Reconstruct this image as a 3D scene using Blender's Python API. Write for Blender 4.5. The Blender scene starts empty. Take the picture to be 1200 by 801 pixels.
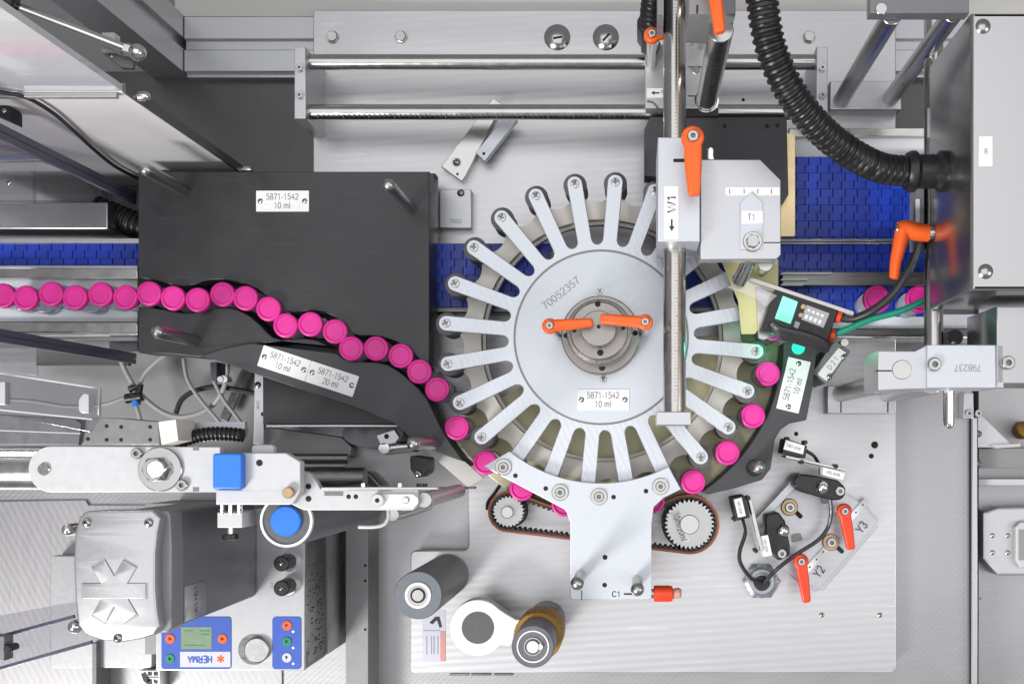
import bpy, bmesh, math, random
from mathutils import Vector, Matrix
from mathutils.geometry import tessellate_polygon
random.seed(7)
SC = bpy.context.scene
COL = SC.collection
PI = math.pi
R = math.radians

# ------------------------------------------------------------------ camera, light, exposure
U = 0.0008            # metres per unit (a unit is one photo pixel on the plane of the vial caps)
D = 1286.0            # camera height above that plane, in units
NX, NY = 745.0, 520.0 # the point straight below the camera
cam = bpy.data.cameras.new('camera'); cam.sensor_width = 36; cam.lens = 36 * D / 1200
cam.shift_x = (600 - NX) / 1200; cam.shift_y = (NY - 400.5) / 1200
cam.clip_start = 0.02; cam.clip_end = 20
co = bpy.data.objects.new('camera', cam); COL.objects.link(co); co.location = (0, 0, D * U); SC.camera = co

world = bpy.data.worlds.new('World'); SC.world = world; world.use_nodes = True
bg = world.node_tree.nodes['Background']; bg.inputs[0].default_value = (0.93, 0.95, 1.0, 1); bg.inputs[1].default_value = 0.27

def area(name, loc, target, sx, sy, power, col=(1, 1, 1)):
    l = bpy.data.lights.new(name, 'AREA'); l.shape = 'RECTANGLE'; l.size = sx; l.size_y = sy; l.energy = power; l.color = col
    o = bpy.data.objects.new(name, l); COL.objects.link(o); o.location = loc
    o.rotation_euler = (Vector(target) - Vector(loc)).to_track_quat('-Z', 'Y').to_euler()
    return o
area('overhead_panel', (-0.05, 0.35, 2.4), (-0.05, 0.35, 0), 2.8, 2.2, 24, (0.97, 0.985, 1))
area('key_softbox', (-1.7, -1.75, 2.0), (-0.1, 0.0, 0), 0.8, 0.8, 92, (1, 0.985, 0.97))
area('softbox_right', (2.2, -0.4, 1.7), (0.1, 0.0, 0), 0.9, 1.2, 14, (1, 0.985, 0.97))

vs = SC.view_settings
vs.view_transform = 'Standard'; vs.look = 'None'; vs.gamma = 1; vs.exposure = 0.13; vs.use_curve_mapping = False
SC.cycles.max_bounces = 8; SC.cycles.transparent_max_bounces = 16
SC.cycles.use_denoising = True
SC.cycles.caustics_reflective = False; SC.cycles.caustics_refractive = False

# ------------------------------------------------------------------ coordinate helpers (units)
def k(z): return (D - z) / D
def W(px, py, z): return Vector(((px - NX) * k(z), (NY - py) * k(z), z))
WL = {}               # object -> world location in units

# ------------------------------------------------------------------ materials
def nodes(name):
    m = bpy.data.materials.new(name); m.use_nodes = True
    return m, m.node_tree.nodes, m.node_tree.links, m.node_tree.nodes['Principled BSDF']

def surf(name, col, rough=0.4, metal=0.0, amp=0.08, scale=60, stretch=(1, 1, 1), ang=0, bump=0.0, ramp=0.12,
         stripe=None, coat=0.0, spec=0.5, blot=0.0, scratch=0.0, vary=0.0):
    """procedural surface: stretched noise drives colour, roughness and fine relief; stripe=(period in units, angle, strength)"""
    m, N, L, b = nodes(name)
    g = N.new('ShaderNodeNewGeometry'); mp = N.new('ShaderNodeMapping'); L.new(g.outputs['Position'], mp.inputs['Vector'])
    mp.inputs['Rotation'].default_value = (0, 0, R(ang)); mp.inputs['Scale'].default_value = stretch
    n = N.new('ShaderNodeTexNoise'); n.inputs['Scale'].default_value = scale; n.inputs['Detail'].default_value = 4
    n.inputs['Roughness'].default_value = 0.6
    L.new(mp.outputs[0], n.inputs['Vector'])
    fac = n.outputs['Fac']
    if stripe:
        per, sa, st = stripe
        mp2 = N.new('ShaderNodeMapping'); L.new(g.outputs['Position'], mp2.inputs['Vector']); mp2.inputs['Rotation'].default_value = (0, 0, R(sa))
        w = N.new('ShaderNodeTexWave'); w.wave_type = 'BANDS'; w.bands_direction = 'Y'
        w.inputs['Scale'].default_value = 0.314 / (per * U); w.inputs['Distortion'].default_value = 0.12
        w.inputs['Detail'].default_value = 2; w.inputs['Detail Scale'].default_value = 2.5
        L.new(mp2.outputs[0], w.inputs['Vector'])
        mx = N.new('ShaderNodeMix'); mx.inputs[0].default_value = st
        L.new(fac, mx.inputs[2]); L.new(w.outputs['Fac'], mx.inputs[3]); fac = mx.outputs[0]
    if blot:
        n2 = N.new('ShaderNodeTexNoise'); n2.inputs['Scale'].default_value = 9; n2.inputs['Detail'].default_value = 3
        L.new(g.outputs['Position'], n2.inputs['Vector'])
        mx2 = N.new('ShaderNodeMix'); mx2.inputs[0].default_value = blot
        L.new(fac, mx2.inputs[2]); L.new(n2.outputs['Fac'], mx2.inputs[3]); fac = mx2.outputs[0]
    cr = N.new('ShaderNodeMapRange'); cr.inputs[1].default_value = 0.3; cr.inputs[2].default_value = 0.7
    cr.inputs[3].default_value = 1 - amp; cr.inputs[4].default_value = 1 + amp
    L.new(fac, cr.inputs[0])
    shade = cr.outputs[0]
    if scratch:
        for sa, sc_ in ((31, 260), (-52, 330), (78, 300)):
            m3 = N.new('ShaderNodeMapping'); L.new(g.outputs['Position'], m3.inputs['Vector'])
            m3.inputs['Rotation'].default_value = (0, 0, R(sa)); m3.inputs['Scale'].default_value = (0.06, 1, 1)
            n3 = N.new('ShaderNodeTexNoise'); n3.inputs['Scale'].default_value = sc_; n3.inputs['Detail'].default_value = 1
            L.new(m3.outputs[0], n3.inputs['Vector'])
            r3 = N.new('ShaderNodeMapRange'); r3.inputs[1].default_value = 0.70; r3.inputs[2].default_value = 0.78
            r3.inputs[3].default_value = 0; r3.inputs[4].default_value = scratch; L.new(n3.outputs['Fac'], r3.inputs[0])
            ad = N.new('ShaderNodeMath'); ad.operation = 'ADD'; L.new(shade, ad.inputs[0]); L.new(r3.outputs[0], ad.inputs[1]); shade = ad.outputs[0]
    if vary:
        oi = N.new('ShaderNodeObjectInfo'); vr_ = N.new('ShaderNodeMapRange'); vr_.inputs[3].default_value = 1 - vary; vr_.inputs[4].default_value = 1 + vary
        L.new(oi.outputs['Random'], vr_.inputs[0]); mm_ = N.new('ShaderNodeMath'); mm_.operation = 'MULTIPLY'
        L.new(shade, mm_.inputs[0]); L.new(vr_.outputs[0], mm_.inputs[1]); shade = mm_.outputs[0]
    mul = N.new('ShaderNodeMix'); mul.data_type = 'RGBA'; mul.blend_type = 'MULTIPLY'; mul.inputs[0].default_value = 1
    mul.inputs[6].default_value = (*col, 1); L.new(shade, mul.inputs[7])
    L.new(mul.outputs[2], b.inputs['Base Color'])
    rr = N.new('ShaderNodeMapRange'); rr.inputs[1].default_value = 0.25; rr.inputs[2].default_value = 0.75
    rr.inputs[3].default_value = max(0.03, rough - ramp); rr.inputs[4].default_value = min(1, rough + ramp)
    L.new(fac, rr.inputs[0]); L.new(rr.outputs[0], b.inputs['Roughness'])
    b.inputs['Metallic'].default_value = metal; b.inputs['Coat Weight'].default_value = coat
    b.inputs['Specular IOR Level'].default_value = spec
    if bump:
        bp = N.new('ShaderNodeBump'); bp.inputs['Strength'].default_value = bump; bp.inputs['Distance'].default_value = 0.0004
        L.new(fac, bp.inputs['Height']); L.new(bp.outputs[0], b.inputs['Normal'])
    return m

def clear(name, tint, gloss=0.10, rough=0.05):
    m, N, L, b = nodes(name); N.remove(b); out = N['Material Output']
    t = N.new('ShaderNodeBsdfTransparent'); t.inputs[0].default_value = (*tint, 1)
    gl = N.new('ShaderNodeBsdfGlossy'); gl.inputs['Roughness'].default_value = rough
    lw = N.new('ShaderNodeLayerWeight'); lw.inputs[0].default_value = 0.35
    mr = N.new('ShaderNodeMapRange'); mr.inputs[3].default_value = gloss; mr.inputs[4].default_value = 0.38
    nz = N.new('ShaderNodeTexNoise'); nz.inputs['Scale'].default_value = 30; nz.inputs['Detail'].default_value = 3
    g = N.new('ShaderNodeNewGeometry'); L.new(g.outputs['Position'], nz.inputs['Vector'])
    bp = N.new('ShaderNodeBump'); bp.inputs['Strength'].default_value = 0.04; bp.inputs['Distance'].default_value = 0.001
    L.new(nz.outputs['Fac'], bp.inputs['Height']); L.new(bp.outputs[0], gl.inputs['Normal'])
    mx = N.new('ShaderNodeMixShader'); L.new(lw.outputs['Facing'], mr.inputs[0]); L.new(mr.outputs[0], mx.inputs[0])
    L.new(t.outputs[0], mx.inputs[1]); L.new(gl.outputs[0], mx.inputs[2]); L.new(mx.outputs[0], out.inputs[0])
    return m

def glow(name, col, s):
    m, N, L, b = nodes(name); b.inputs['Base Color'].default_value = (*col, 1)
    b.inputs['Emission Color'].default_value = (*col, 1); b.inputs['Emission Strength'].default_value = s
    n = N.new('ShaderNodeTexNoise'); n.inputs['Scale'].default_value = 300
    mr = N.new('ShaderNodeMapRange'); mr.inputs[3].default_value = 0.2; mr.inputs[4].default_value = 0.4
    L.new(n.outputs['Fac'], mr.inputs[0]); L.new(mr.outputs[0], b.inputs['Roughness'])
    return m

M = {}
M['bed'] = surf('bed_aluminium', (0.60, 0.59, 0.60), 0.38, 0.85, 0.06, 60, (0.25, 9, 1), -2, 0.03, 0.05, (9.5, -3.5, 0.35), blot=0.25, scratch=0.10)
M['table'] = surf('brushed_table', (0.42, 0.41, 0.42), 0.38, 0.85, 0.09, 60, (0.5, 8, 1), 33, 0.03, 0.06, (5.5, -42, 0.30), blot=0.45, scratch=0.06)
M['tableL'] = surf('brushed_table_left', (0.40, 0.39, 0.40), 0.40, 0.8, 0.06, 60, (8, 0.5, 1), 28, 0.03, 0.05, (8, 62, 0.3), blot=0.4)
M['alu'] = surf('satin_aluminium', (0.56, 0.56, 0.58), 0.38, 0.8, 0.05, 220, (0.3, 6, 1), 0, 0.04, 0.08)
M['aluplate'] = surf('anodised_plate', (0.62, 0.64, 0.68), 0.45, 0.65, 0.035, 240, (1, 1, 1), 20, 0.03, 0.06)
M['arm'] = surf('milled_star_plate', (0.62, 0.64, 0.68), 0.40, 0.7, 0.08, 120, (3, 1, 1), 15, 0.10, 0.10, (7, 65, 0.35))
M['white'] = surf('white_coated_metal', (0.57, 0.57, 0.58), 0.45, 0.15, 0.03, 150, bump=0.02)
M['steel'] = surf('stainless', (0.50, 0.485, 0.47), 0.22, 1.0, 0.05, 90, (1, 1, 1), 0, 0.0, 0.05)
M['steelbox'] = surf('brushed_enclosure', (0.45, 0.44, 0.445), 0.23, 0.95, 0.03, 200, (5, 0.3, 1), 0, 0.0, 0.03, blot=0.3)
M['steeldark'] = surf('dark_steel', (0.20, 0.195, 0.19), 0.35, 0.9, 0.15, 120, (0.3, 5, 1), 0, 0.03)
M['pinsteel'] = surf('satin_pin_steel', (0.46, 0.455, 0.45), 0.32, 1.0, 0.05, 120, ramp=0.06)
M['zinc'] = surf('zinc_nut', (0.36, 0.38, 0.41), 0.36, 0.7, 0.10, 160, bump=0.03)
M['screwsteel'] = surf('screw_steel', (0.46, 0.45, 0.44), 0.24, 1.0, 0.05, 300, ramp=0.05)
M['chrome'] = surf('polished_steel', (0.72, 0.71, 0.70), 0.14, 1.0, 0.04, 300, ramp=0.05)
M['hub'] = surf('hub_steel', (0.34, 0.315, 0.295), 0.36, 0.9, 0.08, 300, bump=0.03)
M['block'] = surf('black_plastic_block', (0.030, 0.030, 0.032), 0.36, 0.0, 0.40, 45, (1, 1, 1), 0, 0.03, 0.12, blot=0.45, scratch=0.4)
M['guide'] = surf('dark_grey_plastic', (0.052, 0.053, 0.058), 0.48, 0.0, 0.14, 60, (0.4, 3, 1), 20, 0.03, 0.08)
M['black'] = surf('black_plastic', (0.012, 0.012, 0.013), 0.38, 0.0, 0.2, 200, bump=0.05)
M['hole'] = surf('hole_black', (0.01, 0.01, 0.01), 0.7, 0.0, 0.1, 200)
M['rubber'] = surf('grey_rubber', (0.115, 0.112, 0.112), 0.55, 0.0, 0.12, 140, bump=0.06)
M['rollerface'] = surf('grey_roller_face', (0.16, 0.175, 0.195), 0.5, 0.0, 0.06, 200, bump=0.03)
M['rollerbody'] = surf('grey_roller_body', (0.13, 0.135, 0.15), 0.45, 0.0, 0.15, 60, (1, 1, 8), 0, 0.04)
M['beige'] = surf('lower_star_metal', (0.88, 0.83, 0.76), 0.45, 0.1, 0.12, 50, bump=0.04, blot=0.4)
M['khaki'] = surf('khaki_slide_plate', (0.86, 0.79, 0.50), 0.28, 0.0, 0.14, 40, bump=0.02, blot=0.4)
M['orange'] = surf('orange_plastic', (0.93, 0.125, 0.012), 0.42, 0.0, 0.04, 200, bump=0.03)
M['red'] = surf('red_orange_plastic', (0.80, 0.055, 0.012), 0.42, 0.0, 0.04, 200, bump=0.03)
M['pink'] = surf('pink_cap', (0.78, 0.030, 0.33), 0.42, 0.0, 0.08, 120, bump=0.05, vary=0.05, blot=0.3)
M['blue'] = surf('blue_belt', (0.012, 0.05, 0.48), 0.38, 0.0, 0.30, 70, bump=0.05, blot=0.5, vary=0.16)
M['bluebtn'] = surf('blue_plastic', (0.025, 0.19, 0.75), 0.38, 0.0, 0.05, 200, bump=0.02)
M['bluepanel'] = surf('blue_panel_print', (0.035, 0.10, 0.47), 0.45, 0.0, 0.05, 200)
M['label'] = surf('white_label', (0.86, 0.86, 0.86), 0.5, 0.0, 0.02, 200)
M['greylabel'] = surf('grey_label', (0.42, 0.42, 0.44), 0.45, 0.2, 0.04, 200)
M['ink'] = surf('black_ink', (0.025, 0.025, 0.028), 0.5, 0.0, 0.1, 200)
M['greyink'] = surf('grey_ink', (0.16, 0.16, 0.17), 0.5, 0.0, 0.1, 200)
M['engrave'] = surf('engraving', (0.30, 0.30, 0.31), 0.5, 0.4, 0.1, 200)
M['cream'] = surf('cream_ledge', (0.60, 0.58, 0.55), 0.5, 0.3, 0.05, 30, (0.3, 6, 1), bump=0.03, blot=0.3)
M['panel'] = surf('pale_guard_panel', (0.84, 0.83, 0.81), 0.5, 0.0, 0.05, 25, bump=0.03, blot=0.4)
M['pane'] = surf('glossy_pale_pane', (0.62, 0.62, 0.63), 0.12, 0.0, 0.03, 20, coat=0.6, blot=0.4)
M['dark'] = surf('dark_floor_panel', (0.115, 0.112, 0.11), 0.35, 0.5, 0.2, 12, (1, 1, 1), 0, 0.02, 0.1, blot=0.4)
M['greypanel'] = surf('grey_side_panel', (0.30, 0.30, 0.30), 0.5, 0.2, 0.06, 20, bump=0.03, blot=0.4)
M['greypaint'] = surf('grey_painted_housing', (0.20, 0.20, 0.21), 0.40, 0.35, 0.06, 120, (1, 1, 1), 0, 0.03)
M['greyside'] = surf('grey_box_side', (0.28, 0.28, 0.285), 0.45, 0.3, 0.05, 120, bump=0.03)
M['cover'] = surf('cast_cover', (0.47, 0.47, 0.48), 0.36, 0.75, 0.025, 260, bump=0.0, ramp=0.03, blot=0.2)
M['lane'] = surf('white_slide_lane', (0.88, 0.90, 0.94), 0.3, 0.0, 0.03, 60, (0.2, 4, 1))
M['violet'] = surf('smoked_acrylic_edge', (0.085, 0.085, 0.125), 0.25, 0.0, 0.12, 40, (1, 1, 0.3))
M['brass'] = surf('brass_plate', (0.95, 0.74, 0.42), 0.35, 0.6, 0.08, 60, bump=0.03, blot=0.3)
M['yellow'] = surf('pale_yellow_plate', (0.85, 0.82, 0.40), 0.5, 0.0, 0.03, 60)
M['ochre'] = surf('ochre_ribbed', (0.36, 0.19, 0.018), 0.5, 0.0, 0.15, 200, bump=0.1)
M['beltback'] = surf('rust_belt_back', (0.34, 0.085, 0.030), 0.5, 0.0, 0.12, 160, bump=0.05)
M['belttooth'] = surf('black_belt_teeth', (0.03, 0.03, 0.03), 0.5, 0.0, 0.12, 160)
M['paper'] = surf('pink_notice_print', (0.62, 0.30, 0.26), 0.5, 0.0, 0.05, 200)
M['palelilac'] = surf('pale_notice', (0.60, 0.60, 0.68), 0.5, 0.0, 0.04, 200)
M['green'] = surf('green_cable', (0.01, 0.30, 0.19), 0.35, 0.0, 0.05, 200)
M['greenbtn'] = surf('green_button', (0.01, 0.24, 0.13), 0.4, 0.0, 0.05, 200)
M['cable'] = surf('dark_cable', (0.03, 0.03, 0.032), 0.35, 0.0, 0.1, 200)
M['greycable'] = surf('grey_tube', (0.36, 0.36, 0.35), 0.35, 0.0, 0.06, 120)
M['bronze'] = surf('bronze_washer', (0.50, 0.34, 0.20), 0.32, 0.8, 0.08, 200)
M['lcd'] = surf('lcd_glass', (0.22, 0.30, 0.20), 0.25, 0.0, 0.06, 120)
M['screen'] = glow('lit_green_screen', (0.22, 0.85, 0.60), 0.55)
M['led'] = glow('lit_green_lens', (0.02, 0.75, 0.35), 1.2)
M['acrylic'] = clear('clear_acrylic', (0.90, 0.90, 0.92), 0.08, 0.08)
M['acrylicedge'] = surf('bright_acrylic_edge', (0.62, 0.62, 0.66), 0.15, 0.0, 0.1, 40)
M['glass'] = clear('vial_glass', (0.80, 0.80, 0.84), 0.12, 0.04)
M['haze'] = clear('tinted_plate', (0.93, 0.93, 0.95), 0.16, 0.25)

# ------------------------------------------------------------------ geometry helpers (bmesh in units)
def fillet(pts, r=0.0, n=5):
    out = []; m = len(pts)
    for i in range(m):
        p = Vector(pts[i][:2]); rr = pts[i][2] if len(pts[i]) > 2 else r
        a = Vector(pts[i - 1][:2]) - p; b = Vector(pts[(i + 1) % m][:2]) - p
        if rr <= 0 or a.length < 1e-6 or b.length < 1e-6: out.append((p.x, p.y)); continue
        la, lb = a.length, b.length; a.normalize(); b.normalize()
        ang = a.angle(b)
        if ang > PI - 0.05 or ang < 0.05: out.append((p.x, p.y)); continue
        t = min(rr / math.tan(ang / 2), la * 0.48, lb * 0.48); rr = t * math.tan(ang / 2)
        c = p + (a + b).normalized() * (rr / math.sin(ang / 2))
        s = p + a * t - c; e = p + b * t - c
        a0 = math.atan2(s.y, s.x); a1 = math.atan2(e.y, e.x); d = (a1 - a0 + PI) % (2 * PI) - PI
        for j in range(n + 1):
            q = a0 + d * j / n; out.append((c.x + rr * math.cos(q), c.y + rr * math.sin(q)))
    return out

def dedupe(pts, eps=0.05):
    o = []
    for p in pts:
        if not o or math.hypot(p[0] - o[-1][0], p[1] - o[-1][1]) > eps: o.append(p)
    if len(o) > 1 and math.hypot(o[0][0] - o[-1][0], o[0][1] - o[-1][1]) <= eps: o.pop()
    return o

def offset_in(pts, d):
    out = []; n = len(pts)
    for i in range(n):
        p, q, r_ = Vector(pts[i - 1]), Vector(pts[i]), Vector(pts[(i + 1) % n])
        a = (q - p).normalized(); b = (r_ - q).normalized(); na, nb = Vector((-a.y, a.x)), Vector((-b.y, b.x))
        m = na + nb; den = 1 + na.dot(nb); m = m / den if den > 0.25 else m.normalized() * 1.4
        out.append((q.x + m.x * d, q.y + m.y * d))
    return out

def prism(pts, z0, z1, bev=0.8, seg=2, bm=None, both=False):
    """pts: outline in units; a slab from z0 up to z1 with softened upper edges"""
    pts = dedupe(pts)
    area2 = sum(pts[i - 1][0] * pts[i][1] - pts[i][0] * pts[i - 1][1] for i in range(len(pts)))
    if area2 < 0: pts = pts[::-1]
    b = bmesh.new() if bm is None else bm
    n = len(pts); bev = min(bev, (z1 - z0) * 0.45)
    levels = []
    if bev > 0:
        steps = [(bev * (1 - math.sin(PI / 2 * j / seg)), bev * (1 - math.cos(PI / 2 * j / seg))) for j in range(seg + 1)]   # (inset, height lost from the side)
        side = [(bev * (1 - math.cos(PI / 2 * j / seg)), bev * (1 - math.sin(PI / 2 * j / seg))) for j in range(seg + 1)]     # from wall to top: inset grows, drop shrinks
        if both: levels += [(i_, z0 + d_) for i_, d_ in reversed(side)]
        else: levels.append((0, z0))
        levels += [(i_, z1 - d_) for i_, d_ in side]
    else: levels = [(0, z0), (0, z1)]
    rings = []
    for ins, z in levels:
        P = offset_in(pts, ins) if ins > 0 else pts
        rings.append([b.verts.new((x, y, z)) for x, y in P])
    for A, B in zip(rings, rings[1:]):
        for i in range(n): b.faces.new((A[i], A[(i + 1) % n], B[(i + 1) % n], B[i]))
    if n <= 4:
        for q in (rings[-1], rings[0][::-1]): b.faces.new(q).material_index = 7
    else:
        T = tessellate_polygon([[Vector((x, y, 0)) for x, y in pts]])
        for t in T:
            x = [Vector(pts[i]) for i in t]
            cw = (x[1] - x[0]).cross(x[2] - x[0]) < 0
            t = tuple(reversed(t)) if cw else tuple(t)
            for q in ([rings[-1][i] for i in t], [rings[0][i] for i in reversed(t)]):
                try: b.faces.new(q).material_index = 7
                except ValueError: pass
    return b

def merge(a, b):
    me = bpy.data.meshes.new('tmp'); b.to_mesh(me); a.from_mesh(me); bpy.data.meshes.remove(me); b.free(); return a

def lathe(prof, segs=28, hexring=None, cx=0, cy=0, bm=None, mod=None):
    """prof: (r, z) from the axis top down or bottom up; mod(i_ring, angle)->radius factor"""
    b = bm or bmesh.new(); rings = []
    for i, (r, z) in enumerate(prof):
        if r < 1e-6: rings.append([b.verts.new((cx, cy, z))]); continue
        row = []
        for s in range(segs):
            a = 2 * PI * s / segs; q = r * (mod(i, a) if mod else 1)
            row.append(b.verts.new((cx + q * math.cos(a), cy + q * math.sin(a), z)))
        rings.append(row)
    for A, B in zip(rings, rings[1:]):
        if len(A) == 1 and len(B) == 1: continue
        for s in range(segs):
            t = (s + 1) % segs
            if len(A) == 1: b.faces.new((A[0], B[s], B[t]))
            elif len(B) == 1: b.faces.new((A[s], B[0], A[t]))
            else: b.faces.new((A[s], B[s], B[t], A[t]))
    bmesh.ops.recalc_face_normals(b, faces=b.faces)
    return b

def rod_z(cx, cy, r, z0, z1, ch=0.8, segs=28, dome=False, bm=None):
    if dome:
        prof = [(0, z1)] + [(r * math.sin(a), z1 - r + r * math.cos(a)) for a in (0.3, 0.6, 0.9, 1.2, PI / 2)] + [(r, z0), (0, z0)]
    else:
        prof = [(0, z1), (r - ch, z1), (r, z1 - ch), (r, z0), (0, z0)]
    return lathe(prof, segs, cx=cx, cy=cy, bm=bm)

def tube(path, r, segs=12, bm=None, caps=True, closed=False):
    b = bm or bmesh.new(); P = [Vector(p) for p in path]; n = len(P); rows = []
    up = Vector((0, 0, 1)); prev = None
    for i, p in enumerate(P):
        if closed: t = (P[(i + 1) % n] - P[i - 1]).normalized()
        else: t = (P[min(i + 1, n - 1)] - P[max(i - 1, 0)]).normalized()
        if prev is None:
            x = t.cross(up)
            if x.length < 1e-3: x = Vector((1, 0, 0))
        else: x = prev - t * prev.dot(t)
        x.normalize(); prev = x; y = t.cross(x)
        rr = r[i] if isinstance(r, (list, tuple)) else r
        rows.append([b.verts.new(p + (x * math.cos(2 * PI * s / segs) + y * math.sin(2 * PI * s / segs)) * rr) for s in range(segs)])
    for i in range(n if closed else n - 1):
        A, B = rows[i], rows[(i + 1) % n]
        for s in range(segs): b.faces.new((A[s], A[(s + 1) % segs], B[(s + 1) % segs], B[s]))
    if caps and not closed: b.faces.new(rows[0][::-1]); b.faces.new(rows[-1])
    bmesh.ops.recalc_face_normals(b, faces=b.faces)
    return b

def curve(pts, n=10):
    P = [Vector(p) for p in pts]; P = [2 * P[0] - P[1]] + P + [2 * P[-1] - P[-2]]; out = []
    for i in range(1, len(P) - 2):
        a, b, c, d = P[i - 1:i + 3]
        for j in range(n):
            t = j / n
            out.append(0.5 * ((2 * b) + (c - a) * t + (2 * a - 5 * b + 4 * c - d) * t * t + (3 * b - a - 3 * c + d) * t ** 3))
    out.append(P[-2]); return out

def bar(p, q, w, h, bev=0.6):
    """box along p->q (units), width w across, height h below p.z"""
    p, q = Vector(p), Vector(q); d = (q - p); L_ = d.length; a = math.atan2(d.y, d.x)
    b = prism([(0, -w / 2), (L_, -w / 2), (L_, w / 2), (0, w / 2)], -h, 0, bev)
    bmesh.ops.transform(b, matrix=Matrix.Translation(p) @ Matrix.Rotation(a, 4, 'Z'), verts=b.verts); return b

def to_mesh(bm, name, mat):
    for v in bm.verts: v.co *= U
    me = bpy.data.meshes.new(name); bm.to_mesh(me); bm.free()
    flat_ = [p.material_index == 7 for p in me.polygons]      # 7 marks the flat ends of slabs
    for p in me.polygons: p.use_smooth = True
    me.set_sharp_from_angle(angle=R(32))
    for p, fl_ in zip(me.polygons, flat_):
        if fl_: p.use_smooth = False; p.material_index = 0
    for mm in (mat if isinstance(mat, list) else [mat]): me.materials.append(M[mm] if isinstance(mm, str) else mm)
    return me

def link(o, loc, parent, label=None, cat=None, group=None, kind=None):
    COL.objects.link(o); WL[o] = Vector(loc)
    if parent is not None:
        o.parent = parent; o.location = (Vector(loc) - WL[parent]) * U
    else: o.location = Vector(loc) * U
    if label: o['label'] = label
    if cat: o['category'] = cat
    if group: o['group'] = group
    if kind: o['kind'] = kind
    return o

def mk(name, bm, mat, parent=None, **kw):
    """one mesh object from a bmesh in world units, origin at the foot of its box"""
    xs = [v.co.x for v in bm.verts]; ys = [v.co.y for v in bm.verts]; zs = [v.co.z for v in bm.verts]
    o_ = Vector(((min(xs) + max(xs)) / 2, (min(ys) + max(ys)) / 2, min(zs)))
    for v in bm.verts: v.co -= o_
    return link(bpy.data.objects.new(name, to_mesh(bm, name, mat)), o_, parent, **kw)

def inst(name, me, loc, parent, rz=0.0, s=1.0, **kw):
    o = link(bpy.data.objects.new(name, me), loc, parent, **kw); o.rotation_euler = (0, 0, rz)
    if s != 1.0: o.scale = (s, s, s)
    return o

def thing(name, label, cat, px, py, z, group=None):
    return link(bpy.data.objects.new(name, None), W(px, py, z), None, label=label, cat=cat, group=group)

def px2u(pts, z): return [tuple(W(p[0], p[1], z)[:2]) + ((p[2] * k(z),) if len(p) > 2 else ()) for p in pts]

def plate(name, pts, zt, zb, mat, parent=None, r=0, bev=0.8, seg=2, both=False, **kw):
    """slab whose upper outline is given in photo pixels as seen at height zt"""
    return mk(name, prism(fillet(px2u(pts, zt), r * k(zt)), zb, zt, bev, seg, both=both), mat, parent, **kw)

def rect(x0, y0, x1, y1): return [(x0, y0), (x1, y0), (x1, y1), (x0, y1)]

def rotrect(cx, cy, w, h, a):
    c, s = math.cos(R(a)), math.sin(R(a))
    return [(cx + x * c + y * s, cy - x * s + y * c) for x, y in ((-w / 2, -h / 2), (w / 2, -h / 2), (w / 2, h / 2), (-w / 2, h / 2))]

def disc(name, px, py, r, zt, zb, mat, parent=None, ch=0.6, dome=False, segs=28, **kw):
    c = W(px, py, zt); return mk(name, rod_z(c.x, c.y, r * k(zt), zb, zt, ch, segs, dome), mat, parent, **kw)

# shared screw meshes of radius 1
def _sock(i, a, lobes=6):
    return math.cos(PI / lobes) / math.cos((a % (2 * PI / lobes)) - PI / lobes)
def screw_mesh(kind):
    if kind == 'socket':
        b = lathe([(0, 0.35), (0.5, 0.35), (0.5, 0.8), (0.86, 0.8), (1, 0.66), (1, 0)], 24, mod=lambda i, a: _sock(i, a) if i in (1, 2) else 1)
    elif kind == 'button':
        b = lathe([(0, 0.2), (0.42, 0.2), (0.42, 0.62), (0.7, 0.52), (0.9, 0.32), (1, 0)], 24, mod=lambda i, a: _sock(i, a) if i in (1, 2) else 1)
    elif kind == 'hex':
        b = lathe([(0, 0.72), (0.78, 0.72), (0.95, 0.62), (1, 0)], 24, mod=lambda i, a: _sock(i, a) if i == 3 or i == 2 else 1)
    elif kind == 'cross':
        b = lathe([(0, 0.05), (0.55, 0.05), (0.62, 0.42), (0.9, 0.34), (1, 0.1), (1, 0)], 24,
                  mod=lambda i, a: (0.42 + 0.58 * abs(math.cos(2 * a)) ** 2) if i in (1, 2) else 1)
    elif kind == 'dome':
        b = lathe([(0, 0.42), (0.35, 0.39), (0.65, 0.28), (0.88, 0.12), (1, 0)], 28)
    lim = {'socket': 0.5, 'button': 0.42, 'hex': 0, 'cross': 0.55, 'dome': 0}[kind]; top_ = max(v.co.z for v in b.verts)
    for f in b.faces:
        c_ = f.calc_center_median()
        f.material_index = 1 if lim and math.hypot(c_.x, c_.y) < lim * 1.02 and (c_.z < top_ - 0.15) else 0  # socket recess takes dark steel, its shade put into the colour
    return to_mesh(b, 'screw_' + kind, ['screwsteel', 'steeldark'])
SM = {kk: screw_mesh(kk) for kk in ('socket', 'button', 'hex', 'cross', 'dome')}
SMW = {}
def screw(parent, px, py, z, r, kind='socket', name='screw', rz=None):
    return inst(name, SM[kind], W(px, py, z), parent, random.random() * 6 if rz is None else rz, r * k(z))
WASH = to_mesh(lathe([(0.45, 0.16), (0.94, 0.16), (1, 0.1), (1, 0)], 28), 'washer', 'steel')
def washer(parent, px, py, z, r): return inst('washer', WASH, W(px, py, z), parent, 0, r * k(z))
HOLE = to_mesh(lathe([(0, 0.06), (0.9, 0.06), (1, 0)], 18), 'screw_hole', 'hole')
def hole(parent, px, py, z, r): return inst('screw_hole', HOLE, W(px, py, z), parent, 0, r * k(z))

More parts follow.
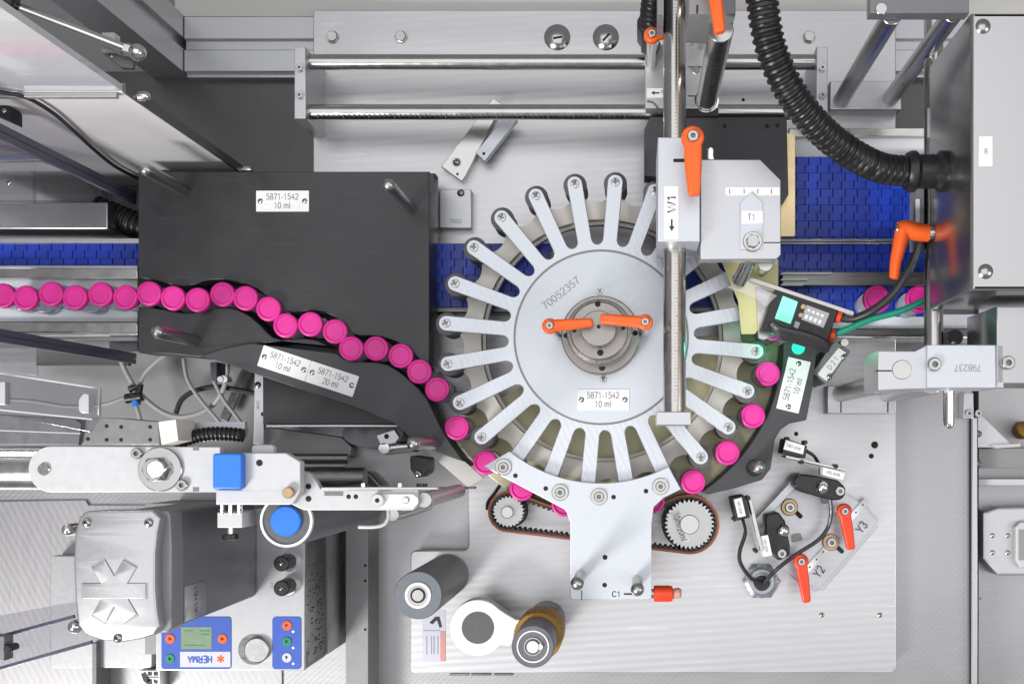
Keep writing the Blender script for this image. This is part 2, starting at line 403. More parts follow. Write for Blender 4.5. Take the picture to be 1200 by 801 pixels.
def _arc(cx, cy, rx, ry, a0, a1, n=12): return [(cx + rx * math.cos(R(a0 + (a1 - a0) * i / n)), cy + ry * math.sin(R(a0 + (a1 - a0) * i / n))) for i in range(n + 1)]
GL = {   # plain sans-serif strokes: (advance width, strokes), capital height 1
 '0': (.56, [_arc(.28, .5, .23, .5, 0, 360, 22)]), '1': (.56, [[(.1, .76), (.22, .86), (.31, 1), (.31, 0)]]),
 '2': (.56, [_arc(.28, .72, .22, .28, 165, -35, 12) + [(.06, .0), (.52, .0)]]),
 '3': (.56, [_arc(.27, .75, .20, .25, 160, -90, 12), _arc(.27, .25, .23, .27, 90, -160, 12)]),
 '4': (.56, [[(.40, 0), (.40, 1), (.03, .32), (.54, .32)]]), '5': (.56, [[(.49, 1), (.14, 1), (.09, .52)] + _arc(.27, .32, .23, .32, 130, -155, 14)]),
 '7': (.56, [[(.05, 1), (.51, 1), (.34, .62), (.22, 0)]]), '8': (.56, [_arc(.28, .75, .19, .25, -90, 270, 18), _arc(.28, .25, .23, .26, 90, 450, 18)]),
 '9': (.56, [_arc(.28, .68, .22, .32, 0, 360, 20), _arc(.24, .45, .26, .45, 20, -115, 12)]), '-': (.34, [[(.04, .36), (.30, .36)]]),
 'm': (.84, [[(.07, 0), (.07, .7)], [(.07, .5)] + _arc(.24, .52, .16, .18, 170, 0, 8) + [(.40, 0)], [(.40, .5)] + _arc(.58, .52, .17, .18, 170, 0, 8) + [(.75, 0)]]),
 'l': (.24, [[(.11, 0), (.11, 1)]]), ' ': (.28, []), '/': (.30, [[(.02, 0), (.28, 1)]]), '+': (.6, [[(.06, .45), (.54, .45)], [(.30, .2), (.30, .7)]]),
 'W': (.96, [[(.03, 1), (.25, 0), (.48, .95), (.71, 0), (.93, 1)]]), 'T': (.62, [[(.03, 1), (.59, 1)], [(.31, 1), (.31, 0)]]),
 'C': (.72, [_arc(.39, .5, .33, .5, 42, 318, 18)]), 'Y': (.66, [[(.03, 1), (.33, .45), (.63, 1)], [(.33, .45), (.33, 0)]]),
 'A': (.68, [[(.03, 0), (.34, 1), (.65, 0)], [(.13, .33), (.55, .33)]]), 'E': (.66, [[(.60, 1), (.09, 1), (.09, 0), (.61, 0)], [(.09, .53), (.55, .53)]]),
 'H': (.72, [[(.09, 0), (.09, 1)], [(.63, 0), (.63, 1)], [(.09, .52), (.63, .52)]]), 'M': (.84, [[(.08, 0), (.08, 1)], [(.08, 1), (.42, .05)], [(.42, .05), (.76, 1)], [(.76, 1), (.76, 0)]]),
 'R': (.70, [[(.09, 0), (.09, 1), (.40, 1)] + _arc(.40, .75, .22, .25, 90, -90, 8) + [(.09, .5)], [(.38, .5), (.64, 0)]]),
 'X': (.66, [[(.04, 0), (.62, 1)], [(.04, 1), (.62, 0)]]), 'N': (.72, [[(.08, 0), (.08, 1)], [(.08, 1), (.63, 0)], [(.63, 0), (.63, 1)]]),
 'B': (.67, [[(.09, 0), (.09, 1), (.36, 1)] + _arc(.36, .76, .2, .24, 90, -90, 8) + [(.09, .52)], [(.36, .52)] + _arc(.38, .26, .23, .26, 90, -90, 8) + [(.09, 0)]]),
 'D': (.72, [[(.09, 0), (.09, 1), (.32, 1)] + _arc(.32, .5, .32, .5, 90, -90, 12) + [(.09, 0)]]), 'L': (.56, [[(.09, 1), (.09, 0), (.52, 0)]]),
}
def font_mesh(s, h, wt=0.11):
    """flat stroke lettering of capital height h, centred on its own middle"""
    adv = [GL[c][0] + 0.08 for c in s]; x0 = -sum(adv) / 2; V, F = [], []; si = 0
    for c, ad in zip(s, adv):
        for st in GL[c][1]:
            P = [Vector(p) for p in st]; n = len(P); base = len(V); closed = (P[0] - P[-1]).length < 1e-4 and n > 3
            for i, p in enumerate(P):
                t0 = P[i] - P[i - 1] if i else (P[1] - P[0] if not closed else P[0] - P[-2])
                t1 = P[i + 1] - P[i] if i < n - 1 else (P[-1] - P[-2] if not closed else P[1] - P[0])
                t0 = t0.normalized(); t1 = t1.normalized(); na, nb = Vector((-t0.y, t0.x)), Vector((-t1.y, t1.x))
                m = (na + nb) / max(0.45, 1 + na.dot(nb)); m = m * wt / 2
                for q in (p + m, p - m): V.append(((q.x + x0) * h, (q.y - 0.5) * h, 0.00002 * si * h))
            for i in range(n - 1): F.append((base + 2 * i, base + 2 * i + 1, base + 2 * i + 3, base + 2 * i + 2))
            si += 1
        x0 += ad
    me = bpy.data.meshes.new('lettering'); me.from_pydata(V, [], F); return me
def text(parent, s, px, py, z, h, ang=0, mat='ink', name='lettering', basis=None, sx=1.0, wt=0.12, **kw):
    """flat lettering of capital height h (pixels) lying at height z, or on the plane of basis (x, y axes)"""
    kk_ = k(z) if basis is None else 1
    me = font_mesh(s, h * kk_ * U, wt); me.materials.append(M[mat]); me.name = name
    loc = W(px, py, z) if basis is None else Vector((px, py, z))
    o = link(bpy.data.objects.new(name, me), loc, parent, **kw)
    if basis is None: o.rotation_euler = (0, 0, R(ang))
    else:
        x, y = basis; zz = x.cross(y); o.rotation_euler = Matrix((x, y, zz)).transposed().to_euler()
    if sx != 1: o.scale = (sx, 1, 1)
    return o

def sign(parent, cx, cy, w, h, ang, z, lines, th, screws=True, name='label_plate', mat='label', inkm='greyink', t=1.2, gap=1.5):
    p = plate(name, rotrect(cx, cy, w, h, ang), z + t, z, mat, parent, 0.8, 0.3)
    c, s = math.cos(R(ang)), math.sin(R(ang)); n = len(lines)
    for i, l in enumerate(lines):
        dy = (i - (n - 1) / 2) * th * gap
        text(p, l, cx + dy * s, cy + dy * c, z + t + 0.15, th, ang, inkm)
    if screws:
        for d in (-w / 2 + 5, w / 2 - 5):
            inst('screw', SM['dome'], W(cx + d * c, cy - d * s, z + t), p, R(ang), 3.2 * k(z))
    return p

def lever(parent, px, py, z, ang, length, mat='orange', rh=9, w1=7, w2=5.5, h=9, stem=None, name='clamp_lever', drop=0):
    """clamping lever: round head at px,py, tapered grip pointing at ang (degrees, counter-clockwise from right)"""
    kz = k(z); c = W(px, py, z); rh, w1, w2, length = rh * kz, w1 * kz, w2 * kz, length * kz
    a0 = math.asin(min(0.95, w1 / rh)); pts = []
    for i in range(17):
        a = a0 + (2 * PI - 2 * a0) * i / 16; pts.append((rh * math.cos(a), rh * math.sin(a)))
    pts += [(length * 0.45, -w1 * 0.94), (length - 2, -w2), (length, -w2 + 2), (length, w2 - 2), (length - 2, w2), (length * 0.45, w1 * 0.94)]
    b = prism(pts, 0, h, 2.6, 3, both=True)
    for v in b.verts:
        if v.co.x > rh: v.co.z += (v.co.x - rh) / length * drop
    bmesh.ops.transform(b, matrix=Matrix.Translation((c.x, c.y, z - h)) @ Matrix.Rotation(R(ang), 4, 'Z'), verts=b.verts)
    o = mk(name, b, mat, parent)
    inst('screw', SM['socket'], (c.x, c.y, z - 0.6), o, random.random(), rh * 0.5)
    if stem is not None:
        mk('stem', rod_z(c.x, c.y, rh * 0.62, stem, z - h + 0.2), 'chrome', o)
    return o

def pin(parent, px, py, z0, z1, r, mat='pinsteel', ball=None, name='pin'):
    """upright pin with a rounded end, px,py is where its top is seen"""
    c = W(px, py, z1)
    b = rod_z(c.x, c.y, r, z0, z1, dome=True)
    if ball:
        b2 = bmesh.new(); bmesh.ops.create_uvsphere(b2, u_segments=20, v_segments=12, radius=ball)
        bmesh.ops.translate(b2, vec=(c.x, c.y, z1 - ball), verts=b2.verts); merge(b, b2)
    return mk(name, b, mat, parent)

def flat(name, pts, z, mat, kind='structure', t=3, **kw):
    return plate(name, pts, z, z - t, mat, None, 0, 0, kind=kind, **kw)

# ================================================================== the setting
flat('machine_floor', rect(-500, -400, 1700, 1300), -240, 'greypanel')
flat('table', [(-160, 566), (300, 566), (300, 492), (1040, 492), (1040, 380), (1139, 380), (1139, 960), (-160, 960)], -140, 'table', t=20)
flat('back_ledge', [(205, -120), (1400, -120), (1400, 19.5), (205, 19.5)], -131, 'cream', t=20)
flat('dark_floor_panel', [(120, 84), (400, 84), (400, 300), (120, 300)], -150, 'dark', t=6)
flat('shade_floor_strip', [(1040, 84), (1180, 84), (1180, 250), (1040, 250)], -150, 'dark', t=6)  # dark sheet puts the shade of the gap beside the rod into colour
flat('right_floor', rect(1147, 360, 1500, 960), -190, 'table', t=20)
flat('left_table_sheet', [(-160, 590), (100, 586), (104, 592), (330, 592), (330, 960), (-160, 960)], -136.5, 'tableL', t=3)

# bed plate with its notch
bed = plate('bed_plate', [(367, 12), (1050, 12), (1050, 788, 7), (481, 788, 7), (481, 645, 6), (549, 645, 7), (549, 556), (470, 470), (367, 470)],
            -110, -126, 'bed', None, 0, 1.2,
            label='large pale brushed aluminium bed plate under the star wheel', cat='plate')
for x, y in ((390, 44), (470, 44), (948, 44)):
    washer(bed, x, y, -110, 7.5); screw(bed, x, y, -109, 7, 'hex', 'bolt')
for x, y, r in ((933, 508, 2.6), (1025, 521, 4.2), (1021, 534, 3), (871, 117, 2)): hole(bed, x, y, -110, r)
for x, y in ((963, 720), (1031, 720)): screw(bed, x, y, -110, 3, 'button')
for x, y, sa in ((653, 44, 10), (710, 44, 45)):
    d = inst('domed_screw', SM['dome'], W(x, y, -110), bed, 0, 15.5 * k(-110))
    b = bar(W(x - 5 * math.cos(R(sa)), y + 5 * math.sin(R(sa)), -102.6), W(x + 6 * math.cos(R(sa)), y - 6 * math.sin(R(sa)), -102.6), 2.6, 1.5, 0.2)
    mk('screw_slot', b, 'hole', bed)
for x0, x1 in ((527, 549), (552, 575), (579, 601)):
    plate('notch', rect(x0, 788.6, x1, 791), -113, -125, 'steeldark', bed, 0, 0)

# back beam: extruded aluminium profile with a groove, and the corner post
def profile_x(x0, x1, sect, z0, name, mat, parent, **kw):
    """sect: list of (photo y, z) outline, extruded from photo x0 to x1 (both read at height z0)"""
    b = bmesh.new(); kk_ = k(z0)
    A = [b.verts.new(((x0 - NX) * kk_, (NY - y) * kk_, z)) for y, z in sect]; B = [b.verts.new(((x1 - NX) * kk_, (NY - y) * kk_, z)) for y, z in sect]
    n = len(sect)
    for i in range(n): b.faces.new((A[i], A[(i + 1) % n], B[(i + 1) % n], B[i]))
    b.faces.new(A[::-1]); b.faces.new(B); bmesh.ops.recalc_face_normals(b, faces=b.faces)
    return mk(name, b, mat, parent, **kw)
profile_x(216, 1180, [(20, -127.5), (45, -127.5), (46, -128.5), (46, -133), (58, -133), (58, -128.5), (59, -127.5), (83, -127.5), (84, -129), (84, -136), (88, -136), (88, -160), (20, -160)],
          -127, 'profile_beam', 'alu', None, label='long grooved aluminium beam along the back edge behind the bed plate', cat='beam')
post = plate('corner_post', [(170, 18), (215, 18), (215, 44), (209, 44), (209, 58), (215, 58), (215, 84), (170, 84)], -127, -160, 'alu', None, 0, 0,
             label='tall grooved aluminium corner post rising towards the upper left', cat='post')
post.data.transform(Matrix.Diagonal((1, 1, 640 / 33, 1)))

# pale vertical guard panel behind the infeed, its glossy pane, cable and gas spring
PY = 338.0; PX = -493.0
def vbox(x0, x1, y0, y1, z0, z1, name, mat, parent=None, bev=0.5, **kw):
    return mk(name, prism([(x0, y0), (x1, y0), (x1, y1), (x0, y1)], z0, z1, bev), mat, parent, **kw)
gp = vbox(-1250, PX, PY, PY + 8, -237, 232, 'guard_panel', 'panel', None, label='pale grey upright guard panel behind the infeed conveyor', cat='panel')
vbox(-1250, PX - 6, PY - 5, PY - 0.3, 226, 232, 'top_lip', 'alu', gp)
vbox(PX + 0.4, PX + 3, PY - 1, PY + 9, -237, 232, 'edge_strip', 'steeldark', gp)
vbox(-1250, PX, PY + 0.5, PY + 7, 232.4, 620, 'glossy_pane', 'pane', gp)
for zz in (205, -85):
    b = rod_z(0, 0, 5, 0, 12, dome=True); bmesh.ops.transform(b, matrix=Matrix.Translation((PX + 3, PY + 4, zz)) @ Matrix.Rotation(R(90), 4, 'Y'), verts=b.verts)
    mk('standoff_bolt', b, 'chrome', gp)
gs = thing('gas_spring', 'chrome rod gas spring with black cylinder at the upper left corner', 'gas spring', 160, 62, 215)
a, b_ = W(-70, -30, 262), W(19, 8, 238); c = W(152, 59, 222)
mk('cylinder', tube([a, b_ + (b_ - a).normalized() * -2, b_], [13, 13, 11], 20), 'black', gs)
mk('piston_rod', tube([b_, c], 4.6, 16), 'chrome', gs)
e = W(161, 62, 222)
b = bmesh.new(); bmesh.ops.create_uvsphere(b, u_segments=20, v_segments=12, radius=8.5); bmesh.ops.translate(b, vec=e, verts=b.verts)
tube([c - (e - c).normalized() * 4, c + (e - c).normalized() * 3], 6.5, 6, b)
mk('ball_joint', b, 'chrome', gs)
mk('mounting_bracket', prism(px2u([(119, 62), (134, 62), (157, 70), (155, 80), (142, 80)], 206), 200, 206, 0.8), 'steeldark', gs)
plate('mounting_block', rect(119, 38, 134, 61), 212, 200, 'white', gs, 0, 0.8); screw(gs, 130, 66, 206, 4, 'button')
pts = [(-40, 100), (0, 108), (30, 114), (60, 131), (85, 152), (110, 175), (135, 195), (165, 211), (185, 222)]
mk('thin_cable', tube(curve([W(x, y, D * (1 - (PY - 4) / (NY - y))) for x, y in pts], 8), 2.1, 8), 'cable', None,
   label='thin black cable hanging across the pale guard panel', cat='cable')

# acrylic guards on both sides of the infeed
def guard(name, py, label, th=15):
    xe, yu = (160 - NX) * k(-85), (NY - py) * k(-85)
    t = thing(name, label, 'guard', 120, py, -85)
    vbox(-1250, xe - 5, yu - th * 0.35, yu + th * 0.35, -85, 420, 'sheet', 'acrylic', t, 0)
    vbox(xe - 4.7, xe - 0.4, yu - th / 2, yu - 0.3, -85, 420, 'edge_strip', 'violet', t, 0.5)
    vbox(xe - 4.7, xe, yu + 0.3, yu + th / 2, -85, 420, 'edge_strip', 'violet', t, 0.5)
    return t
ga = guard('acrylic_guard', 232, 'clear acrylic guard with dark violet edge above the infeed conveyor')
gb = guard('acrylic_guard', 420, 'clear acrylic guard with dark violet edge below the infeed vials', 13)
kn = thing('door_latch', 'black rounded latch at the left edge under the thin cable', 'latch', 4, 130, 180)
plate('latch_body', [(-12, 118), (8, 121, 5), (13, 128, 4), (13, 143), (-12, 132)], 190, 170, 'black', kn, 0, 2); screw(kn, 5, 130, 190, 3, 'button')

# ================================================================== conveyor
CZ = -62.0
cv = thing('belt_conveyor', 'blue modular belt conveyor running under the star wheel with steel rails', 'conveyor', 100, 300, -110)
LP, LH = 15.0, 19.6
g_ = 0.45
h_ = 0.06
lk = prism([(g_ - 2.2, h_), (LP - g_ - 2.2, h_), (LP - g_ - 2.2, LH / 2), (LP - g_ + 2.2, LH / 2), (LP - g_ + 2.2, LH - h_), (g_ + 2.2, LH - h_), (g_ + 2.2, LH / 2), (g_ - 2.2, LH / 2)], -5, 0, 0.25, 1)
LINK = to_mesh(lk, 'belt_link', 'blue')
def belt(x0, y0, x1, y1):
    a = W(x0, y1, CZ); b = W(x1, y0, CZ); nr = max(1, round((b.y - a.y) / LH)); i0 = math.floor(a.x / LP); i1 = math.ceil(b.x / LP)
    for i in range(i0, i1):
        for j in range(nr): inst('belt_link', LINK, (i * LP, b.y - (j + 1) * LH, CZ + random.uniform(-0.15, 0.15)), cv)
    plate('belt_frame', rect(x0 + 1, y0 + 1, x1 - 1, y1 - 1), CZ - 5.5, -109, 'steeldark', cv, 0, 0)
belt(-30, 284, 161, 313)
belt(506, 285, 640, 366)
belt(790, 285, 905, 366)
belt(906, 184, 1098, 366)
def rail(x0, y0, x1, y1, zt, zb, mat, name='side_rail', **kw): return plate(name, rect(x0, y0, x1, y1), zt, zb, mat, cv, 0, 0.8, **kw)
rail(-40, 279, 163, 284.5, -52, -109, 'alu'); rail(-40, 312, 161, 326, -48, -109, 'steel')
rail(-40, 311, 161, 314, -45, -47.8, 'alu', 'rail_edge')
rail(-40, 326.3, 161, 377, -62.5, -109, 'lane', 'slide_lane')
rail(-40, 377.5, 161, 389, -54, -109, 'steel'); rail(-40, 389.3, 161, 392.5, -50, -109, 'chrome', 'rail_edge')
plate('rail_bracket', rect(128, 394, 161, 399), -62, -109, 'white', cv, 0, 0.5)
plate('rail_bracket', rect(128, 400, 161, 410), -80, -109, 'greypaint', cv, 0, 0.5)
# outfeed rails
mk('guide_rod', tube([W(912, 281.5, -40), W(1120, 281.5, -40)], 1.8, 8), 'steel', cv)
mk('guide_rod', tube([W(912, 285, -40), W(1120, 285, -40)], 1.5, 8), 'steel', cv)
rail(917, 318.5, 1120, 334, -34, -60, 'steeldark', 'guide_rail')
for y, x1 in ((320, 977), (327, 950), (333, 945)): plate('wear_strip', [(917, y - 1.3), (x1, y - 1.3), (x1 - 4, y + 1.5), (914, y + 1.5)], -30 , -33.8, 'cream', cv, 0, 0.3)
rail(960, 368, 1160, 385, -62.5, -109, 'lane', 'slide_lane'); rail(940, 385.5, 1180, 393, -56, -109, 'steeldark'); rail(940, 393.4, 1180, 396.4, -52, -109, 'chrome', 'rail_edge')
rail(925, 150, 1090, 160, -66, -109, 'steel'); rail(925, 161, 1090, 184, -75, -109, 'lane', 'slide_lane')

# metal box, hoses left of the black block
bx = plate('steel_box', rect(-60, 237, 126, 268), -40, -200, 'steelbox', None, 1, 1.2, label='flat stainless steel box left of the black block above the blue belt', cat='box')
def hose(path, r, pitch, name, label, depth=2.0, mat='black'):
    P = curve(path, 60); acc = 0; out = []; rad = []; prev = P[0]; step = pitch / 6; nxt = 0; i = 0
    for p in P:
        acc += (p - prev).length; prev = p
        if acc >= nxt:
            ph = (i % 6); out.append(p); rad.append(r if ph in (0, 1, 2) else (r - depth if ph in (4,) else r - depth * 0.8)); nxt += step; i += 1
    return mk(name, tube(out, rad, 18), mat, None, label=label, cat='hose')
hose([W(112, 243, -70), W(135, 252, -72), W(160, 262, -74), W(190, 272, -75)], 15, 7.5, 'corrugated_hose', 'short black corrugated hose between the steel box and the black block')
plate('clear_block', [(-30, 168), (38, 172), (38, 238), (-30, 238)], 60, 52, 'acrylic', None, 1, 0.6, label='clear plastic block with a screw at the left edge above the steel box', cat='block')
screw(bpy.data.objects['clear_block'], 11, 214, 60, 3.4, 'button')

# ================================================================== black guide blocks
bb = plate('base_plate', [(163, 203), (510, 203), (510, 452), (468, 497), (308, 497), (308, 420), (163, 412)], -62.6, -84, 'block', None, 0, 0.8,
           label='black base plate under the S shaped vial track with a bright front edge', cat='plate')
plate('edge_strip', rect(312, 497.4, 466, 500), -60, -84, 'alu', bb, 0, 0.5)
upper = [(162, 326), (170, 326.5), (180, 328), (192, 331), (204, 334.5), (215, 335.5), (226, 334), (236, 330), (248, 327.5), (262, 327.5), (276, 330), (290, 333.5), (302, 339),
         (313, 347), (325, 357.5), (335, 364), (345, 366.3), (356, 364.6), (368, 363.8), (380, 365.5), (392, 371), (402, 380), (411, 389), (420, 393), (434, 393), (448, 394.5),
         (462, 399), (474, 405), (485, 414), (495, 424), (503, 433)]
UZ = -10
ub = thing('guide_block', 'large black upper guide block with two steel pins above the infeed track', 'guide block', 330, 260, -62)
ub.location = W(330, 260, -62.6) * U; WL[ub] = W(330, 260, -62.6)
plate('block_body', [(162, 201)] + upper + [(503, 201)], UZ, -62.2, 'block', ub, 0, 1.0)
pin(ub, 168, 197, UZ, 96, 7.2); pin(ub, 454, 215, UZ, 112, 6.6)
sign(ub, 331, 235.5, 62, 24.5, 0, UZ, ['5871-1542', '10 ml'], 6.9)
lower = [(162, 360), (178, 360.5), (192, 362.5), (205, 365.5), (218, 367), (230, 366), (242, 362.5), (255, 360.5), (268, 360.5), (280, 363.5), (292, 370), (303, 379), (312, 389),
         (320, 395.5), (331, 398), (344, 397), (358, 396.5), (372, 399), (384, 405), (394, 414), (403, 420.5), (414, 423.5), (428, 424), (442, 424.5), (455, 428), (467, 435), (478, 444),
         (490, 455), (500, 467), (507, 482), (516, 500), (528, 520), (540, 536), (551, 546)]
LZ = -11
lb = thing('guide_insert', 'dark grey lower track guide carrying two white 5871-1542 labels', 'guide block', 400, 450, -62)
plate('insert_body', lower[19:] + [(545, 541), (520, 533), (497, 523), (480, 512), (462, 496), (430, 482), (395, 470), (350, 455), (308, 441), (270, 427), (236, 417), (262, 408), (295, 402)][0:] , LZ, -62.2, 'guide', lb, 0, 0.8)
lb2 = plate('infeed_guide', lower[:19] + [(331, 399), (295, 403.3), (262, 409.3), (235, 418), (200, 414.5), (162, 413)], LZ - 3, -62.2, 'block', None, 0, 0.8,
            label='black lower left guide piece with one steel pin at the start of the track', cat='guide block')
pin(lb2, 182, 388, LZ - 3, 92, 7.5)
pin(lb, 483, 519, LZ, 118, 7.5)
for d, l2, sx in ((-29.5, '10 ml', 1), (29.5, '20 ml', 1)):
    a = -18.2; sign(lb, 361 + d * math.cos(R(a)), 434.5 - d * math.sin(R(a)), 58.6, 25.5, a, LZ, ['5871-1542', l2], 6.7)
# outer guide on the right of the wheel
WX, WY = 704.5, 395.0
def arc(r, a0, a1, n, z=0, zc=12):
    """points on a circle about the wheel axis; angles counter-clockwise; given back in photo pixels as seen at height z"""
    c = W(WX, WY, zc); out = []
    for i in range(n + 1):
        a = R(a0 + (a1 - a0) * i / n); x, y = c.x + r * math.cos(a), c.y + r * math.sin(a); out.append((NX + x / k(z), NY - y / k(z)))
    return out
og = thing('curved_guide', 'dark grey curved outer guide right of the wheel with a white label', 'guide block', 910, 500, -62)
inner = arc(215.5, -1, -57, 24, -11)
plate('guide_body', inner + [(830, 579), (860, 572), (893, 562, 6), (903, 549, 5), (906, 530), (908, 515), (915, 503), (925, 496), (945, 492, 3), (952, 455), (958, 405), (955, 397)], -11, -62.2, 'guide', og, 0, 0.8)
sign(og, 930, 451, 62, 27, 76.5, -11, ['5871-1542', '10 ml'], 6.9)
disc('bushing', 884, 548, 10, -10.4, -11.2, 'hole', og, 0.1); pin(og, 890, 547, -11, 40, 7.5)
disc('signal_lens', 936, 407, 7.5, -7, -11.2, 'led', og, 0.8)
gl_ = bpy.data.lights.new('sensor_lamp', 'POINT'); gl_.energy = 0.022; gl_.color = (0.03, 1.0, 0.45); gl_.shadow_soft_size = 0.004
go_ = bpy.data.objects.new('sensor_lamp', gl_); COL.objects.link(go_); go_.location = W(908, 403, 32) * U

# ================================================================== star wheel
wh = thing('starwheel', 'pale aluminium star wheel with twenty four rounded arms and rubber rollers', 'star wheel', WX, WY, -108)
cz = W(WX, WY, 12); AK = k(12)
arms = [R(84.8 + 15 * i) for i in range(24)]
def star(rad_tip, rt, rin, hw):
    pts = []
    for a in arms:
        for i in range(9):      # slot floor before the arm
            pass
        ca, sa = math.cos(a), math.sin(a)
        def P(u, v): return (cz.x + u * ca - v * sa, cz.y + u * sa + v * ca)
        pts.append(P(rin + 9, -hw)); pts.append(P(rad_tip, -rt))
        for i in range(1, 12):
            q = -PI / 2 + PI * i / 12; pts.append(P(rad_tip + rt * math.cos(q), rt * math.sin(q)))
        pts.append(P(rad_tip, rt)); pts.append(P(rin + 9, hw))
        am = a + R(7.5); cm, sm = math.cos(am), math.sin(am); ww = (rin + 9) * math.sin(R(7.5)) - hw
        for i in range(1, 8):
            q = PI / 2 - PI * i / 8   # rounded slot end, bulging inwards
            u = rin + 8.5 - 8.5 * math.cos(q) ; v = -ww * math.sin(q)
            pts.append((cz.x + u * cm - v * sm, cz.y + u * sm + v * cm))
    return pts
def star_slab(outer, rin, z0, z1, bev):
    b = bmesh.new(); outer = dedupe(outer, 0.02)
    if sum(outer[i - 1][0] * outer[i][1] - outer[i][0] * outer[i - 1][1] for i in range(len(outer))) < 0: outer = outer[::-1]
    n = len(outer); inn = []
    for x, y in outer:
        a = math.atan2(y - cz.y, x - cz.x); inn.append((cz.x + rin * math.cos(a), cz.y + rin * math.sin(a)))
    rows = [[b.verts.new((x, y, z)) for x, y in P] for P, z in ((inn, z0), (outer, z0), (outer, z1 - bev), (offset_in(outer, bev), z1), (inn, z1))]
    for r_ in range(4):
        for i in range(n):
            f = b.faces.new((rows[r_][i], rows[r_][(i + 1) % n], rows[r_ + 1][(i + 1) % n], rows[r_ + 1][i]))
            if r_ == 3 or r_ == 0: f.material_index = 7
    bmesh.ops.recalc_face_normals(b, faces=b.faces); return b
mk('star_plate', star_slab(star(182.3 * AK, 8.9, 109 * AK, 8.3), 90, 5.5, 12, 0.7), 'arm', wh)
dsc = mk('centre_disc', rod_z(cz.x, cz.y, 99.6, 11, 13.2, 0.5, 96), 'aluplate', wh)
mk('groove_ring', lathe([(99.8, 11.5), (99.8, 12.4), (101.8, 12.4), (101.8, 11.5)], 96, cx=cz.x, cy=cz.y), 'steeldark', wh)
ROLL = to_mesh(lathe([(0, 47), (12.6, 47), (13.6, 46), (13.6, 36), (12.9, 35), (12.9, 13), (13.6, 12), (13.6, 1), (12.6, 0), (0, 0)], 24), 'roller', 'rubber')
for a in arms:
    x, y = cz.x + 182.3 * AK * math.cos(a), cz.y + 182.3 * AK * math.sin(a)
    inst('roller', ROLL, (x, y, -42), wh, random.random()); inst('arm_screw', SM['cross'], (x, y, 12), wh, a + random.random(), 5.2)
# lower star with pockets
pts = []
for a in arms:
    for d, r in ((-7.5, 165.5), (-6, 166), (-4.6, 167.5), (-3.6, 169.5), (-2.6, 172), (-1.5, 174), (0, 175), (1.5, 174), (2.6, 172), (3.6, 169.5), (4.6, 167.5), (6, 166)):
        pts.append((cz.x + r * math.cos(a + R(d)), cz.y + r * math.sin(a + R(d))))
def ringprism(outer, rin, z0, z1):
    b = bmesh.new(); n = len(outer)
    def ring(z, f): return [b.verts.new((x, y, z)) for x, y in f]
    inn = []
    for x, y in outer:
        a = math.atan2(y - cz.y, x - cz.x); inn.append((cz.x + rin * math.cos(a), cz.y + rin * math.sin(a)))
    o1, o0, i1, i0 = ring(z1, outer), ring(z0, outer), ring(z1, inn), ring(z0, inn)
    for i in range(n):
        j = (i + 1) % n
        b.faces.new((o1[i], o1[j], i1[j], i1[i])); b.faces.new((o0[j], o0[i], i0[i], i0[j])); b.faces.new((o0[i], o0[j], o1[j], o1[i])); b.faces.new((i0[j], i0[i], i1[i], i1[j]))
    bmesh.ops.recalc_face_normals(b, faces=b.faces); return b
mk('pocket_ring', ringprism(pts, 145.5, -46, -30), 'beige', wh)
mk('inner_ring', ringprism([(cz.x + 145 * math.cos(2 * PI * i / 96), cz.y + 145 * math.sin(2 * PI * i / 96)) for i in range(96)], 141, -52, -40), 'beige', wh)
mk('drive_drum', rod_z(cz.x, cz.y, 84, -108, 5, 0.5, 64), 'steeldark', wh)
# hub and levers
mk('hub_flange', rod_z(cz.x, cz.y, 44.6, 13.4, 40, 1.2, 64), 'hub', wh)
h2 = mk('hub_ring', lathe([(0, 86), (24, 86), (30.6, 86), (32, 84.6), (32, 74), (35.5, 73), (36.5, 71.5), (36.5, 40.2), (0, 40.2)], 64, cx=cz.x, cy=cz.y), 'hub', wh)
mk('hub_cap', rod_z(cz.x, cz.y, 19.3, 86.2, 110, 0.8, 48), 'hub', wh)
for px, py, z, r in ((700.5, 356, 86.2, 3.4), (703.5, 413, 86.2, 3.8), (673, 387, 86.2, 2.6), (730.5, 384, 86.2, 2.6), (705.5, 430.5, 40.2, 3.8), (663.5, 393, 40.2, 3.2), (744.5, 390, 40.2, 3.2), (701.5, 382.5, 110.2, 2.4)):
    hole(wh, px, py, z, r)
screw(wh, 703, 341.5, 13.2, 4, 'cross'); screw(wh, 707, 444.5, 13.2, 4, 'cross')
lever(wh, 644, 381.5, 130, 5, 51, 'orange', 9.2, 7, 5, 9, 13.4)
lever(wh, 756, 377, 132, 175.5, 53, 'orange', 9.4, 7, 6, 9, 13.4)
sign(wh, 707, 468, 61, 24.5, 0, 13.2, ['5871-1542', '10 ml'], 6.9)
text(wh, '70052357', 657.5, 343, 13.3, 8.2, 38.5, 'engrave', sx=1.28)
# khaki slide plate under the lower half of the wheel
sp = mk('slide_plate', prism(px2u(arc(215, 4, -152, 60, -64) + arc(92, -152, 4, 40, -64), -64), -109, -64, 0.8), 'khaki', None,
        label='khaki curved slide plate under the lower half of the star wheel', cat='plate')

